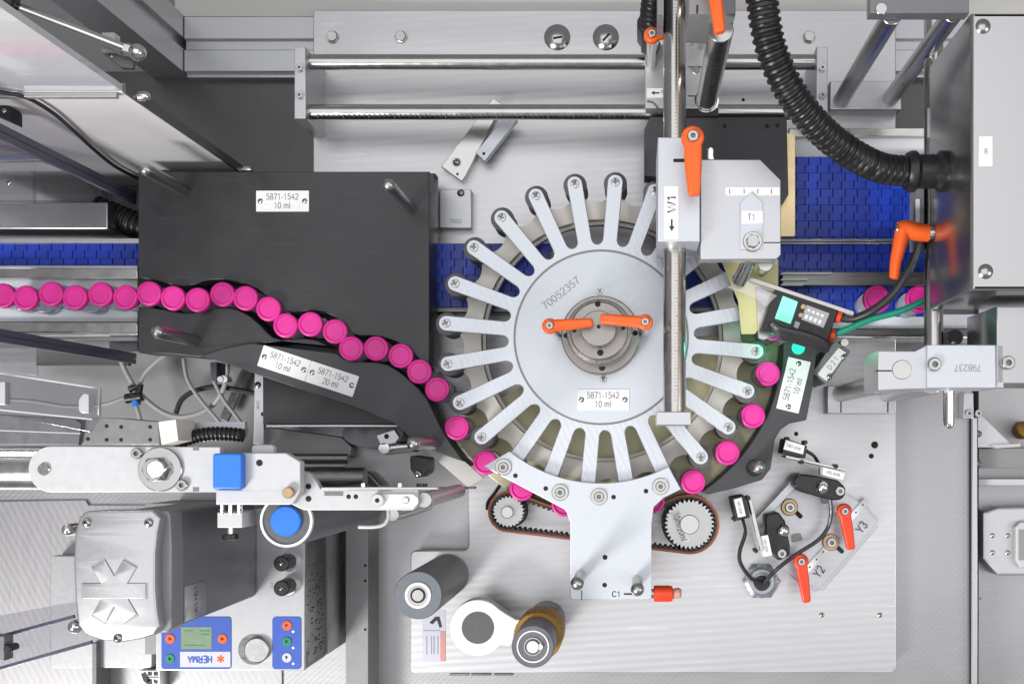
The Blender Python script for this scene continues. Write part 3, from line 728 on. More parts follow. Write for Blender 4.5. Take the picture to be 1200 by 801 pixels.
# ================================================================== vials
VB = to_mesh(lathe([(0, 0), (12.5, 0), (13.8, 1.2), (13.8, 36), (12.8, 40), (8.5, 44.5), (8, 50), (0, 50)], 24), 'glass_body', 'glass')
VL = to_mesh(lathe([(0, 1.5), (12.2, 1.5), (12.6, 3), (12.6, 17), (0, 17)], 20), 'contents', 'lane')
VC = to_mesh(lathe([(8.2, 45), (11.6, 45.5), (12, 47), (12, 54.5), (0, 54.5)], 24), 'crimp_collar', 'steel')
VP = to_mesh(lathe([(0, 60.5), (10.2, 60.5), (11.4, 62), (12.6, 62), (14.0, 61.2), (14.5, 59.8), (14.5, 55), (13.6, 54), (0, 54)], 32), 'cap', 'pink')
def vial(px, py, label, group, ztop=0.0, s=1.0):
    c = W(px, py, ztop); c.z = ztop - 62 * s
    t = link(bpy.data.objects.new('vial', None), c, None, label=label, cat='vial', group=group); t.rotation_euler = (0, 0, random.random() * 6)
    for nm, me in (('glass_body', VB), ('contents', VL), ('crimp_collar', VC), ('cap', VP)):
        o = bpy.data.objects.new(nm, me); COL.objects.link(o); o.parent = t
    if s != 1: t.scale = (s, s, s)
ORD = 'first second third fourth fifth sixth seventh eighth ninth tenth eleventh twelfth thirteenth fourteenth fifteenth sixteenth seventeenth eighteenth nineteenth twentieth'.split()
track = [(2, 346), (29, 348.5), (59, 344), (87, 348), (117, 344.5), (146, 348), (174, 343.5), (202, 349), (231, 351), (260, 344.5), (287, 349), (314, 361.5), (334, 381), (363, 379.5), (392, 388), (411, 408), (440, 408), (469, 416.5), (491, 435), (512, 456)]
for i, (x, y) in enumerate(track):
    vial(x, y, 'pink capped glass vial, %s from the left edge in the infeed row' % ORD[i], 'pink capped vials queued in the infeed track')
cc = W(WX, WY, 12)
for i in range(11):
    a = R(3.2 - 15.15 * i); x, y = cc.x + 199.5 * math.cos(a), cc.y + 199.5 * math.sin(a)
    p = (NX + x, NY - y)
    lab = ['half hidden below the lit sensor', 'nearest the white label on the outer guide', 'second below the lit sensor', 'third after the outer guide label', 'last visible on the right before the bracket',
           'under the right wing of the bracket', 'under the middle of the bracket, right one', 'under the middle of the bracket, left one', 'peeping out beside the left belt pulley', 'partly under the left tip of the bracket', 'first to enter the wheel on the left'][i]
    vial(p[0], p[1], 'pink capped vial in a star wheel pocket, ' + lab, 'pink capped vials in the star wheel')
vial(1028, 350, 'pink capped vial on the right blue belt, left of two', 'vials leaving on the outfeed belt', 6, 1.1)
vial(1078, 350, 'pink capped vial on the right blue belt, half hidden by the upright rod', 'vials leaving on the outfeed belt', 6, 1.1)
# ================================================================== front bracket C1, belt and pulleys
bk = thing('wheel_bracket', 'pale T shaped bracket plate marked C1 below the star wheel', 'bracket', 715, 640, -108)
BZ = 26
pts = arc(168.5, -128.5, -62.5, 30, BZ) + [(798, 573), (778, 583), (766, 594, 6), (763.5, 612), (763.5, 702.5, 4), (668, 702.5, 4), (668, 612), (663, 597, 8), (640, 585), (566, 546)]
plate('bracket_plate', pts, BZ, BZ - 8, 'aluplate', bk, 0, 0.9)
for x, y in ((590, 547), (656.5, 576.5), (702, 581.5), (774, 569.5)): washer(bk, x, y, BZ, 10); screw(bk, x, y, BZ + 1.5, 6, 'socket')
for x, y, r in ((604, 557, 2.8), (639.5, 572, 2.8), (719, 582, 2.8), (757, 575, 2.8), (709, 652.5, 3), (708.5, 685, 2.8)): hole(bk, x, y, BZ, r)
pin(bk, 676, 684, BZ, 108, 6.2, 'pinsteel', 7.4); pin(bk, 747, 691, BZ, 108, 6.2, 'pinsteel', 7.4)
text(bk, 'C1', 722.5, 695.5, BZ + 0.2, 6.2, 0, 'ink', sx=1.2, wt=0.16)
plate('arrow_mark', rect(731, 694.5, 741, 696.5), BZ + 0.3, BZ, 'ink', bk, 0, 0)
plate('slit', rect(681.2, 691, 682.2, 702), BZ + 0.3, BZ, 'hole', bk, 0, 0)
mk('column', prism(px2u(rect(690, 600, 742, 660), -60), -109, BZ - 8.2, 0.5), 'alu', bk)
kb = W(763.5, 695, 14)
mk('threaded_stud', tube([kb, W(772, 695, 14)], 5.5, 12), 'steel', bk)
mk('orange_knob', tube([W(766, 695, 14), W(767.5, 695, 14), W(784, 695, 14), W(788, 695, 14), W(789, 695, 14)], [8.5, 9.5, 9.5, 8.5, 5], 18), 'red', bk)
mk('knob_end', tube([W(788.5, 695, 14), W(791, 695, 14), W(796, 694, 14), W(798.5, 694, 14)], [5.5, 6.2, 6.2, 4], 14), 'paper', bk)

bt = thing('timing_belt', 'rust backed black toothed belt looping behind the bracket plate', 'belt', 700, 620, -60)
PZ = -34
pl, pr = W(596, 599, PZ), W(808, 614, PZ)
top = px2u(arc(209.5, -117, -62, 26, PZ), PZ)
loop = []
def circ(c, r, a0, a1, n): return [(c.x + r * math.cos(R(a0 + (a1 - a0) * i / n)), c.y + r * math.sin(R(a0 + (a1 - a0) * i / n))) for i in range(n + 1)]
loop = circ(pl, 22.5, 268, 75, 16) + top[2:-1] + circ(pr, 33.5, 92, -92, 18)
loop = dedupe(loop, 1.0)
# resample evenly
def resample(P, step, closed=True):
    out = []; n = len(P); carry = 0
    for i in range(n if closed else n - 1):
        a, b = Vector(P[i]), Vector(P[(i + 1) % n]); L_ = (b - a).length; t = carry
        while t < L_: out.append(a + (b - a) * (t / L_)); t += step
        carry = t - L_
    return out
rs = resample(loop, 3.2)
def strip(P, off0, off1, z0, z1):
    b = bmesh.new(); n = len(P); rows = []
    for i in range(n):
        t = (P[(i + 1) % n] - P[i - 1]).normalized(); nn = Vector((-t.y, t.x))
        rows.append([b.verts.new((*(P[i] + nn * o), z)) for o, z in ((off0, z0), (off1, z0), (off1, z1), (off0, z1))])
    for i in range(n):
        A, B = rows[i], rows[(i + 1) % n]
        for s in range(4): b.faces.new((A[s], A[(s + 1) % 4], B[(s + 1) % 4], B[s]))
    bmesh.ops.recalc_face_normals(b, faces=b.faces); return b
mk('belt_back', strip(rs, 0, 2.6, PZ - 30, PZ), 'beltback', bt)
mk('belt_body', strip(rs, -2, -0.05, PZ - 30, PZ - 0.4), 'belttooth', bt)
b = bmesh.new(); r2 = resample(loop, 6.4)
for i in range(len(r2)):
    t = (r2[(i + 1) % len(r2)] - r2[i - 1]).normalized(); nn = Vector((-t.y, t.x)); q = r2[i] - nn * 3.1
    c0 = [q + t * u + nn * v for u, v in ((-1.6, -1.2), (1.6, -1.2), (1.6, 1.2), (-1.6, 1.2))]
    prism([tuple(p) for p in c0], PZ - 30, PZ - 0.6, 0, bm=b)
o = mk('belt_teeth', b, 'belttooth', bt); o['kind'] = 'stuff'
def gear(r, n, depth): return lambda i, a: 1 - depth * (1 if (a * n / (2 * PI)) % 1 < 0.45 else 0)
def pulley(c, r, n, name, label, zt):
    t = link(bpy.data.objects.new(name, None), (c.x, c.y, -109), None, label=label, cat='pulley', group='toothed belt pulleys')
    segs = n * 4
    mk('toothed_rim', lathe([(0, zt), (r * 0.8, zt), (r, zt - 0.02), (r, zt - 30), (0, zt - 30)], segs, cx=c.x, cy=c.y, mod=lambda i, a: gear(r, n, 0.10)(i, a) if i in (2, 3) else 1), 'pinsteel', t)
    mk('flange', rod_z(c.x, c.y, r * 1.12, zt - 34, zt - 30.4, 0.5, 36), 'black', t)
    mk('shaft', rod_z(c.x, c.y, r * 0.40, zt, zt + 14 if r < 25 else zt + 1.5, 0.8, 24), 'steel', t)
    mk('stand', rod_z(c.x, c.y, r * 0.6, -109, zt - 34.2, 0.5, 24), 'steeldark', t)
    return t
p1 = pulley(pl, 18.5, 24, 'toothed_pulley', 'small toothed pulley with a stub shaft left of the bracket', PZ + 1)
p2 = pulley(pr, 29.5, 34, 'toothed_pulley', 'large toothed pulley with a 10ml/20ml sticker right of the bracket', PZ + 1)
lp = plate('sticker', rotrect(797, 617, 39, 11.5, -72), PZ + 1.4, PZ + 1.0, 'label', p2, 0, 0)
text(lp, '10ml/20ml', 797, 617, PZ + 1.5, 7, -72, 'ink', sx=0.92)
for z_, s_ in ((-66, 1),):
    mk('tension_spring', tube(curve([W(571, 597, -80), W(572, 588, -80), W(580, 577, -80), W(586, 568, -80)], 6), 2.2, 8), 'cable', p1)

# ================================================================== grey roller, white lever, ochre roller on the bed plate
gr = thing('grey_roller', 'tall grey rubber roller with a white ring at the lower left of the bed plate', 'roller', 530, 680, -109)
c = W(490, 697, 80)
mk('roller_sleeve', lathe([(0, 80), (25, 80), (26.6, 78.6), (26.6, -108), (0, -108)], 56, cx=c.x, cy=c.y), ['rollerbody'], gr)
mk('end_face', lathe([(14.6, 80.2), (14.6, 80.5), (25.6, 80.5), (26.0, 80)], 56, cx=c.x, cy=c.y), 'rollerface', gr)
mk('white_ring', lathe([(11.4, 80.3), (11.4, 82), (14.2, 82), (14.6, 80.3)], 48, cx=c.x, cy=c.y), 'label', gr)
mk('bearing', lathe([(0, 82.5), (6.2, 82.5), (6.8, 81.5), (7.0, 80.2), (8.2, 80.2), (8.4, 80.9), (11.2, 81)], 48, cx=c.x, cy=c.y), 'steel', gr)
mk('retaining_ring', lathe([(6.9, 81.2), (7.0, 82), (8.3, 82), (8.4, 81.2)], 40, cx=c.x, cy=c.y), 'black', gr)
wl = thing('white_pressure_arm', 'white disc shaped arm with a dark round centre beside the grey roller', 'arm', 590, 735, -109)
AZ = -40
pts = [(560 + 33.0 * math.cos(R(a)), 735 - 33.0 * math.sin(R(a))) for a in range(42, 325, 8)] + [(596, 757), (604, 751), (618, 747), (640, 747), (640, 727), (618, 726.5), (604, 725), (594, 719)]
plate('arm_plate', pts, AZ, AZ - 22, 'label', wl, 0, 1.4, 3)
disc('dark_centre', 560, 735, 19, AZ + 0.4, AZ - 2, 'rubber', wl, 0.2, segs=48)
disc('foot', 560, 735, 15, AZ - 22.2, -109, 'steel', wl, 0.5)
orl = thing('ochre_roller', 'black capped roller with an ochre ribbed sleeve at the lower edge', 'roller', 636, 728, -109)
c = W(624.5, 757, 82)
mk('smooth_sleeve', lathe([(0, 82), (22.4, 82), (23.4, 81), (23.4, 22), (0, 22)], 48, cx=c.x, cy=c.y), 'rollerbody', orl)
mk('ribbed_sleeve', lathe([(0, 22), (27, 22), (27.5, 21), (27.5, -36), (0, -36)], 144, cx=c.x, cy=c.y, mod=lambda i, a: 1 + 0.028 * (1 if (a * 48 / (2 * PI)) % 1 < 0.5 else 0) if i in (1, 2, 3) else 1), 'ochre', orl)
mk('foot_sleeve', rod_z(c.x, c.y, 23, -108, -36.2, 0.8, 40), 'black', orl)
mk('white_ring', lathe([(16.2, 82), (16.3, 82.8), (17.7, 82.8), (17.8, 82)], 48, cx=c.x, cy=c.y), 'label', orl)
mk('bearing', lathe([(8.6, 82.1), (8.7, 83.2), (10, 83.2), (10.2, 82.1)], 40, cx=c.x, cy=c.y), 'steel', orl)
mk('shaft_end', rod_z(c.x, c.y, 7.2, 82.1, 85, 0.6, 28), 'chrome', orl)
mk('retaining_clip', lathe([(0, 84.4), (3.2, 84.4), (3.4, 82.1)], 16, cx=c.x + 8, cy=c.y), 'chrome', orl)
# notice sticker
st = plate('notice_sticker', rect(495, 714, 522, 775), -109.5, -109.9, 'palelilac', None, 1, 0, label='small printed notice with a red stripe stuck on the bed plate', cat='sticker')
plate('red_stripe', rect(516, 739, 522, 774), -109.2, -109.5, 'paper', st, 0, 0)
plate('drawn_arrow', [(503, 729), (510, 722), (515, 722), (518, 734), (515, 735), (512, 726), (507, 731)], -109.2, -109.5, 'ink', st, 0.5, 0)
plate('ruled_line', rect(496, 738, 516, 738.8), -109.2, -109.5, 'engrave', st, 0, 0)
for x in (499.5, 505, 508, 512.5): plate('text_line', rect(x, 745, x + 1.2, 766), -109.2, -109.5, 'engrave', st, 0, 0)

# ================================================================== sensor group lower right
hp = thing('adjuster_plate', 'tilted clear coated adjuster plate marked Y2 and Y3 with red levers', 'adjuster', 960, 640, -109)
SZ = -98
plate('plate_body', [(905, 590), (935, 556), (968, 566), (1012, 588), (1029, 609, 3), (1029, 617, 3), (966, 690, 3), (954, 692, 3), (938, 685), (884, 640)], SZ, -109.6, 'haze', hp, 0, 0.8)
plate('plate_core', [(907, 590), (936, 559), (966, 568), (1010, 590), (1026, 612), (961, 688), (940, 682), (888, 640)], SZ - 4, -109.4, 'bed', hp, 0, 0.2)
for (x, y) in ((1003, 600), (957, 655)):
    plate('scale_strip', rotrect(x, y, 42, 7, 48), SZ + 0.5, SZ + 0.1, 'label', hp, 0, 0)
    for d in (-12, 0, 12): hole(hp, x + d * math.cos(R(48)), y - d * math.sin(R(48)), SZ + 0.5, 1.1)
text(hp, 'Y3', 1010, 617, SZ + 0.3, 9.5, 56, 'ink', sx=1.05); text(hp, 'Y2', 960, 669, SZ + 0.3, 9.5, 54, 'ink', sx=1.05)
for x, y in ((925.5, 594), (974, 635)):
    disc('bronze_washer', x, y, 10, SZ + 2, SZ + 0.1, 'bronze', hp, 1.0); screw(hp, x, y, SZ + 2, 6, 'socket')
    plate('slot', rotrect(x + 10, y + 8, 12, 5, -45), SZ + 0.6, SZ + 0.1, 'hole', hp, 2, 0)
for pt in ([(960, 575), (972, 577), (970, 590), (963, 590)], [(928, 626), (938, 624), (941, 632), (928, 636)]): plate('window', pt, SZ + 0.5, SZ + 0.1, 'steeldark', hp, 2, 0)
lever(hp, 990, 598.5, -60, -80, 46, 'red', 9, 7, 5, 9, SZ); lever(hp, 939, 657.5, -62, -82, 49, 'red', 9, 7, 5, 9, SZ)
sa = thing('sensor_holder', 'black rounded clamp with a labelled sensor head at the top of the adjuster plate', 'sensor', 960, 575, SZ)
plate('clamp_body', [(931, 560, 6), (938, 555, 5), (955, 557), (982, 562, 9), (992, 572, 9), (989, 585, 9), (975, 586), (945, 578), (930, 570, 4)], -40, SZ + 0.2, 'black', sa, 0, 2.2, 3)
disc('dome_nut', 965, 571, 8, -30, -40, 'chrome', sa, dome=True); screw(sa, 984, 575, -40, 5.5, 'socket')
plate('arm_strip', [(921, 533), (992, 549), (992, 552), (921, 536)], -26, -70, 'steel', sa, 0, 0.4)
plate('sensor_head', [(920, 513), (946, 522), (944, 537), (917, 531)], -20, -66, 'black', sa, 1.5, 0.8)
plate('head_label', [(921, 515), (943, 522), (941, 532), (918, 526)], -19.6, -20, 'label', sa, 0, 0); text(sa, 'HB5-0098', 930.5, 523.8, -19.4, 3.2, -17, 'greyink')
plate('side_label', [(965, 547), (990, 554), (988, 562), (964, 556)], -28, -60, 'label', sa, 0, 0.3); text(sa, 'HB5-0098', 976.5, 554.5, -27.8, 3.2, -15, 'greyink')
for x, y in ((923, 514), (944, 518), (940, 541), (980, 546)): disc('lug', x, y, 2.6, -22, -40, 'black', sa)
sb = thing('sensor_holder', 'black clamp with a labelled sensor head at the left of the adjuster plate', 'sensor', 912, 630, SZ)
plate('clamp_body', [(897, 603, 4), (912, 599, 5), (920, 610), (922, 618), (926, 640, 6), (926, 650, 7), (913, 657, 5), (904, 650), (897, 625)], -40, SZ + 0.2, 'black', sb, 0, 2.2, 3)
disc('dome_nut', 919, 622, 8, -30, -42, 'chrome', sb, dome=True); screw(sb, 916, 648, -40, 5.5, 'socket')
plate('arm_strip', [(877, 585), (881, 585), (895, 645), (891, 645)], -26, -70, 'steel', sb, 0, 0.4)
plate('sensor_head', [(857, 583), (873, 580), (879, 606), (863, 610)], -20, -66, 'black', sb, 1.5, 0.8)
plate('head_label', [(860, 585), (869, 582.5), (874, 604), (865, 606)], -19.6, -20, 'label', sb, 0, 0); text(sb, 'HB5-0098', 867, 594.5, -19.4, 3.0, -77, 'greyink')
plate('side_label', [(890, 628), (900, 626.5), (905, 650), (895, 652)], -28, -60, 'label', sb, 0, 0.3); text(sb, 'HB5-0098', 897.5, 639, -27.8, 3.0, -78, 'greyink')
for x, y in ((861, 608), (877, 583), (886, 645)): disc('lug', x, y, 2.6, -22, -40, 'black', sb)
plate('link_bar', [(937, 553), (944, 558), (893, 614), (885, 608)], -70, -95, 'alu', None, 0, 0.8, label='slanted aluminium link bar between the two black sensor clamps', cat='bar')
cg = thing('cable_gland', 'round steel cable gland in the bed plate where two black cables enter', 'cable gland', 893, 681, -109.5)
c = W(893, 681, -96); b = lathe([(0, -97), (10, -97), (11, -95.5), (15.5, -95.5), (17, -97), (21, -98), (22.5, -99.5), (22.5, -109.6)], 48, cx=c.x, cy=c.y, mod=lambda i, a: _sock(i, a) * 1.06 if i > 5 else 1); mk('gland_nut', b, 'zinc', cg)
disc('gland_seal', 893, 683, 9, -94.5, -97, 'black', cg)
mk('sensor_cable', tube(curve([W(893, 683, -92), W(880, 677, -80), W(868, 660, -72), W(867, 645, -70), W(873, 625, -66), W(870, 608, -50)], 8), 2.6, 8), 'cable', None, label='black sensor cable curving from the gland to the left sensor head', cat='cable')
mk('sensor_cable', tube(curve([W(895, 683, -92), W(910, 667, -70), W(935, 648, -66), W(958, 633, -66), W(970, 618, -66), W(974, 600, -60), W(972, 580, -56)], 8), 2.6, 8), 'cable', None, label='black sensor cable curving from the gland up to the rounded clamp', cat='cable')
mk('sensor_cable', tube(curve([W(945, 528, -40), W(954, 534, -60), W(960, 544, -70)], 6), 2.2, 8), 'cable', None, label='short black cable behind the upper labelled sensor head', cat='cable')

# ================================================================== label sensor with the lit screen
A = -20.5
ls = thing('label_sensor', 'black sensor box with a lit green display right of the wheel', 'sensor', 935, 375, -10)
plate('mounting_plate', [(885, 331), (1001, 366), (1000, 370), (975, 366), (896, 398), (889, 396)], 34, 26, 'steel', ls, 0, 0.5)
plate('lip', [(872, 322), (1001, 365), (1000, 369), (871, 326)], 60, 36, 'cream', ls, 0, 0.4)
plate('housing', [(909, 337), (982, 364), (969, 404), (892, 386)], 58, 34.2, 'black', ls, 2, 1.2)
plate('display', [(917.5, 346.5), (935, 353.5), (926.5, 379.5), (908, 373)], 58.5, 58.1, 'screen', ls, 1, 0)
plate('legend_plate', [(945, 357), (972, 367), (965, 384), (939, 374)], 58.5, 58.1, 'greylabel', ls, 0, 0)
plate('grey_key', [(932, 376), (938, 378), (935, 385), (930, 383)], 59, 58.1, 'palelilac', ls, 0.6, 0.2)
disc('amber_key', 941.5, 359, 3.2, 60, 58, 'bronze', ls); disc('amber_key', 938.5, 369, 3, 60, 58, 'bronze', ls)
for i in range(4):
    x, y = 948 + 5.2 * i, 363.5 + 2.0 * i
    plate('legend_mark', rotrect(x, y, 3.4, 3, A), 58.8, 58.5, 'label', ls, 0, 0); plate('legend_mark', rotrect(x - 3, y + 7.5, 3.6, 5, A), 58.8, 58.5, 'label', ls, 0, 0)
for x, y in ((980, 370), (972, 393)):
    p, q = W(x - 1, y - 0.5, 50), W(x + 6, y + 2, 50)
    b = tube([p, p + (q - p) * 0.2, p + (q - p) * 0.8, q], [5, 7.5, 7.5, 5], 16); mk('red_gland', b, 'red', ls)
plate('clear_flap', [(851, 336), (872, 327), (911, 346), (897, 360), (886, 350)], 62, 59, 'haze', ls, 0, 0.4)
mk('support_rod', tube([W(878, 306, 90), W(866, 330, 66)], 8, 16), 'chrome', ls); screw(ls, 864, 327, 63, 6, 'socket')
mk('label_cable', tube(curve([W(982, 372, 46), W(1000, 373, 50), W(1022, 364, 60), W(1045, 346, 70), W(1062, 322, 80), W(1076, 292, 90), W(1080, 270, 92)], 8), 4.8, 12), 'cable', None, label='thick dark grey cable rising from the lit sensor box to the right clamp', cat='cable')
mk('green_cable', tube(curve([W(973, 393, 46), W(990, 387, 50), W(1020, 374, 54), W(1050, 366, 58), W(1075, 356, 62), W(1100, 342, 66)], 8), 3.8, 12), 'green', None, label='bright green cable leaving the lit sensor box to the right', cat='cable')
b = bmesh.new()
for i in range(4):
    tube(curve([W(905 + i, 378 + 2 * i, 66 - 3 * i), W(915, 385 + 2.5 * i, 67 - 3 * i), W(940, 391 + 3.2 * i, 66 - 3 * i), W(960, 398 + 3 * i, 64 - 3 * i), W(970, 404 + 1.5 * i, 60 - 3 * i)], 8), 4.6, 10, b)
mk('cable_bundle', b, 'cable', None, label='bundle of black cable looped below the lit sensor box', cat='cable')
plate('yellow_plate', [(845, 304), (912, 304), (912, 345), (890, 357), (890, 384, 4), (885, 391, 2), (869, 391), (865, 352)], 30, 27, 'yellow', None, 0, 0.4, label='pale yellow plate under the T1 block beside the lit sensor', cat='plate')
vs_ = thing('valve_block', 'small silver sensor block tilted beside the outer guide label', 'sensor', 975, 425, -60)
plate('housing', rotrect(974, 424, 47, 22, 54), -20, -109, 'greypaint', vs_, 1, 0.8)
plate('face_plate', [(983, 407), (992, 413), (969, 446), (958, 438)], -18, -20, 'label', vs_, 0.5, 0.4)
text(vs_, 'D 2 1', 976, 425, -17.8, 6, 54, 'engrave'); screw(vs_, 989, 418, -18, 3.5, 'button'); screw(vs_, 972, 441, -18, 3.5, 'button')
disc('plug', 990, 401, 5, -14, -30, 'steel', vs_)
# ================================================================== rail carriage at the top
lr = thing('linear_rail', 'two scaled steel rail rods held between upright aluminium end brackets', 'linear rail', 650, 100, -110)
for x0, x1, foot in ((345, 358, 12), (957, 970, 8)):
    plate('end_bracket', rect(x0, 55, x1, 139 if foot == 12 else 134), -28, -109.6, 'alu', lr, 0, 0.8)
    for y in (80, 112): washer(lr, (x0 + x1) / 2, y, -28, 5.5); screw(lr, (x0 + x1) / 2, y, -27.4, 4, 'socket')
for y in (73, 131.5):
    mk('rail_rod', tube([W(357.5, y, -46), W(957.5, y, -46)], 9.2, 24), 'steel', lr)
b = bmesh.new()
for i in range(64):
    x = 372 + i * 6; prism(px2u(rect(x, 134, x + 0.9, 136.6 if i % 5 else 138), -37.6), -38.6, -37.4, 0, bm=b)
mk('scale_marks', b, 'greyink', lr)['kind'] = 'stuff'
ca = thing('carriage', 'grey aluminium carriage clamped on the two rail rods left of the black hose', 'carriage', 800, 95, -60)
plate('carriage_body', rect(756, 52, 842, 127), -18, -60, 'alu', ca, 1, 0.8)
plate('carriage_foot', rect(800, 127.4, 842, 136), -19, -60, 'black', ca, 0, 0.6)
plate('split_line', rect(806, 78, 822, 79.2), -17.7, -18, 'hole', ca, 0, 0); plate('split_line', rect(806, 112, 822, 113.2), -17.7, -18, 'hole', ca, 0, 0)
for x_, y_, a0, a1 in ((757, 52, -80, 10), (757, 134, 5, 85)):
    c = W(x_, y_, -17); mk('bore_mark', tube([(c.x + 16 * math.cos(R(a0 + (a1 - a0) * i / 12)), c.y + 16 * math.sin(R(a0 + (a1 - a0) * i / 12)), -18) for i in range(13)], 1.3, 6), 'steeldark', ca)
sg = plate('arrow_label', rect(758, 103.5, 777, 114.5), -17.4, -18, 'label', ca, 0, 0)
plate('arrow', [(763, 109), (767, 106.5), (767, 108.2), (773, 108.2), (773, 109.8), (767, 109.8), (767, 111.5)], -17.2, -17.4, 'ink', sg, 0, 0); text(sg, 'Y', 776, 108, -17.2, 5, 0, 'ink')
screw(ca, 815, 83, -18, 5, 'hex')
pa, pb = W(828, 118, -18), W(820, 46, -18)
for p in (pa, pb): mk('upright_rod', rod_z(p.x, p.y, 12.5, -18, 205, 0.8, 32), 'steel', ca)
p = W(828, 118, -17.6); mk('rod_collar', lathe([(12.7, -17.9), (12.8, -16.8), (14.4, -16.8), (14.6, -17.9)], 36, cx=p.x, cy=p.y), 'chrome', ca)
b = bmesh.new()
for i in range(14):
    z = 0 + i * 11; prism([(pa.x - 1.2, pa.y - 13.2), (pa.x + (1.6 if i % 2 else 3), pa.y - 13.2), (pa.x + (1.6 if i % 2 else 3), pa.y - 12.2), (pa.x - 1.2, pa.y - 12.2)], z, z + 1.3, 0, bm=b)
mk('scale_marks', b, 'ink', ca)['kind'] = 'stuff'
plate('rod_clamp', rect(808, -60, 862, 16.5), 228, 150, 'greyside', ca, 0, 0.8)
plate('clamp_cheek', rect(771, -60, 778, 17), 150, 90, 'greyside', ca, 0, 0.6)
plate('clamp_split', rect(816, 6, 818, 16), 228.4, 228, 'hole', ca, 0, 0)
lever(ca, 837, -20, 250, -83, 57, 'orange', 10, 8, 6.5, 11, 228)
lv = lever(ca, 764, 40, 82, 14, 50, 'orange', 9.5, 7, 6.5, 10, -18)
screw(ca, 765, 51, 20, 5, 'hex')
hose([W(769, -40, 80), W(767, -12, 70), W(764, 8, 55), W(763, 28, 35), W(763, 40, 10)], 13, 6, 'corrugated_hose', 'small black corrugated hose beside the carriage at the top edge')
plate('lobed_handwheel', [(750, 12), (757, 9), (764, 20), (764, 40), (757, 47), (752, 45), (751, 38), (747, 32), (746.5, 24), (750, 18)], 30, -17, 'black', None, 0, 1, label='black lobed handwheel left of the small corrugated hose', cat='knob')
# black plate and brass plate under the carriage
plate('black_plate', [(755, 152), (762, 137), (922, 137), (924, 228), (917, 239), (790, 239), (790, 206), (755, 206)], -26, -62, 'guide', None, 0, 0.8, label='black flat plate under the carriage behind the T1 block', cat='plate')
for x, y in ((849, 148), (899, 148), (911, 147)): hole(bpy.data.objects['black_plate'], x, y, -26, 2.4)
plate('brass_plate', [(906, 150), (932, 158), (932, 277, 2), (906, 277)], -42, -61, 'brass', None, 0, 0.6, label='golden brass strip at the edge of the blue belt right of the T1 block', cat='plate')
# W1 rod and carriage
wr = thing('scale_rod', 'long polished rod with printed scale ending above the wheel', 'rod', 790, 300, 90)
mk('rod_body', tube([W(790.5, -60, 96), W(790.5, 488, 96)], 12.2, 32), 'steel', wr)
plate('end_block', rect(769, 482, 809.5, 498), 116, 70, 'alu', wr, 0.5, 0.8)
b = bmesh.new()
for i in range(120):
    y = -20 + i * 4.1
    if 158 < y < 290: continue
    L_ = 4 if i % 5 == 0 else 2; prism(px2u(rect(790, y, 790 + L_, y + 0.7), 108), 106.5, 108.2, 0, bm=b)
mk('scale_marks', b, 'greyink', wr)['kind'] = 'stuff'
c0 = W(794.5, 0, 108)
plate('bronze_line', rect(793.6, -40, 795, 481), 108.15, 106, 'bronze', wr, 0, 0)
wb = thing('width_block', 'pale block on the scale rod labelled W1 with an orange lever', 'block', 795, 230, 40)
plate('block_body', rect(771, 161, 820, 283), 142, 40, 'aluplate', wb, 0, 0.8)
plate('index_slot', rect(789, 186, 805, 190), 142.3, 142, 'hole', wb, 1.5, 0)
sl = plate('label_plate', rect(778, 218, 795, 280), 142.6, 142, 'label', wb, 0, 0)
text(sl, 'W1', 787, 238, 142.8, 10, 90, 'ink', sx=1.3, wt=0.15)
plate('arrow', [(786.2, 257), (788.2, 257), (788.2, 265), (790.5, 265), (787.2, 271), (784, 265), (786.2, 265)], 142.8, 142.6, 'ink', sl, 0, 0)
lever(wb, 812, 160, 178, -88.5, 68, 'orange', 13.5, 10.5, 7, 13, 142.2)
tb = thing('tilt_block', 'pale square block marked T1 with a pointer and scale beside the W1 block', 'block', 866, 245, 40)
plate('block_body', [(821, 187), (891, 187), (915, 211), (915, 298, 3), (910, 303.5), (821, 303.5)], 122, 100, 'alu', tb, 0, 0.8)
plate('scale_strip', [(850, 224, 4), (850, 219.5, 4), (914, 219.5), (914, 229), (850, 229, 4)], 122.4, 122, 'label', tb, 0, 0)
for x in (855, 872, 888, 904): plate('scale_mark', rect(x - 0.5, 221.5, x + 0.5, 227), 122.6, 122.4, 'greyink', tb, 0, 0)
pt = plate('pointer', [(867.5, 237), (880.5, 225), (893.5, 237), (893.5, 292), (867.5, 292)], 124, 122.5, 'aluplate', tb, 0, 0.4)
plate('index_label', rect(869, 247, 894, 262), 124.4, 124, 'label', pt, 0, 0); text(pt, 'T1', 881, 254.5, 124.6, 7.2, 0, 'greyink')
washer(tb, 882, 283, 124, 11.5); screw(tb, 882, 283, 125.5, 8.5, 'hex', 'bolt')
plate('slot_line', rect(895, 283.6, 915, 284.8), 122.3, 122, 'hole', tb, 0, 0)
plate('side_stop', [(829, 172, 4), (837, 172, 4), (837, 187), (829, 187)], 110, 90, 'chrome', tb, 0, 1.5)
disc('side_bolt', 897, 309, 9, 98, 60, 'steel', tb)
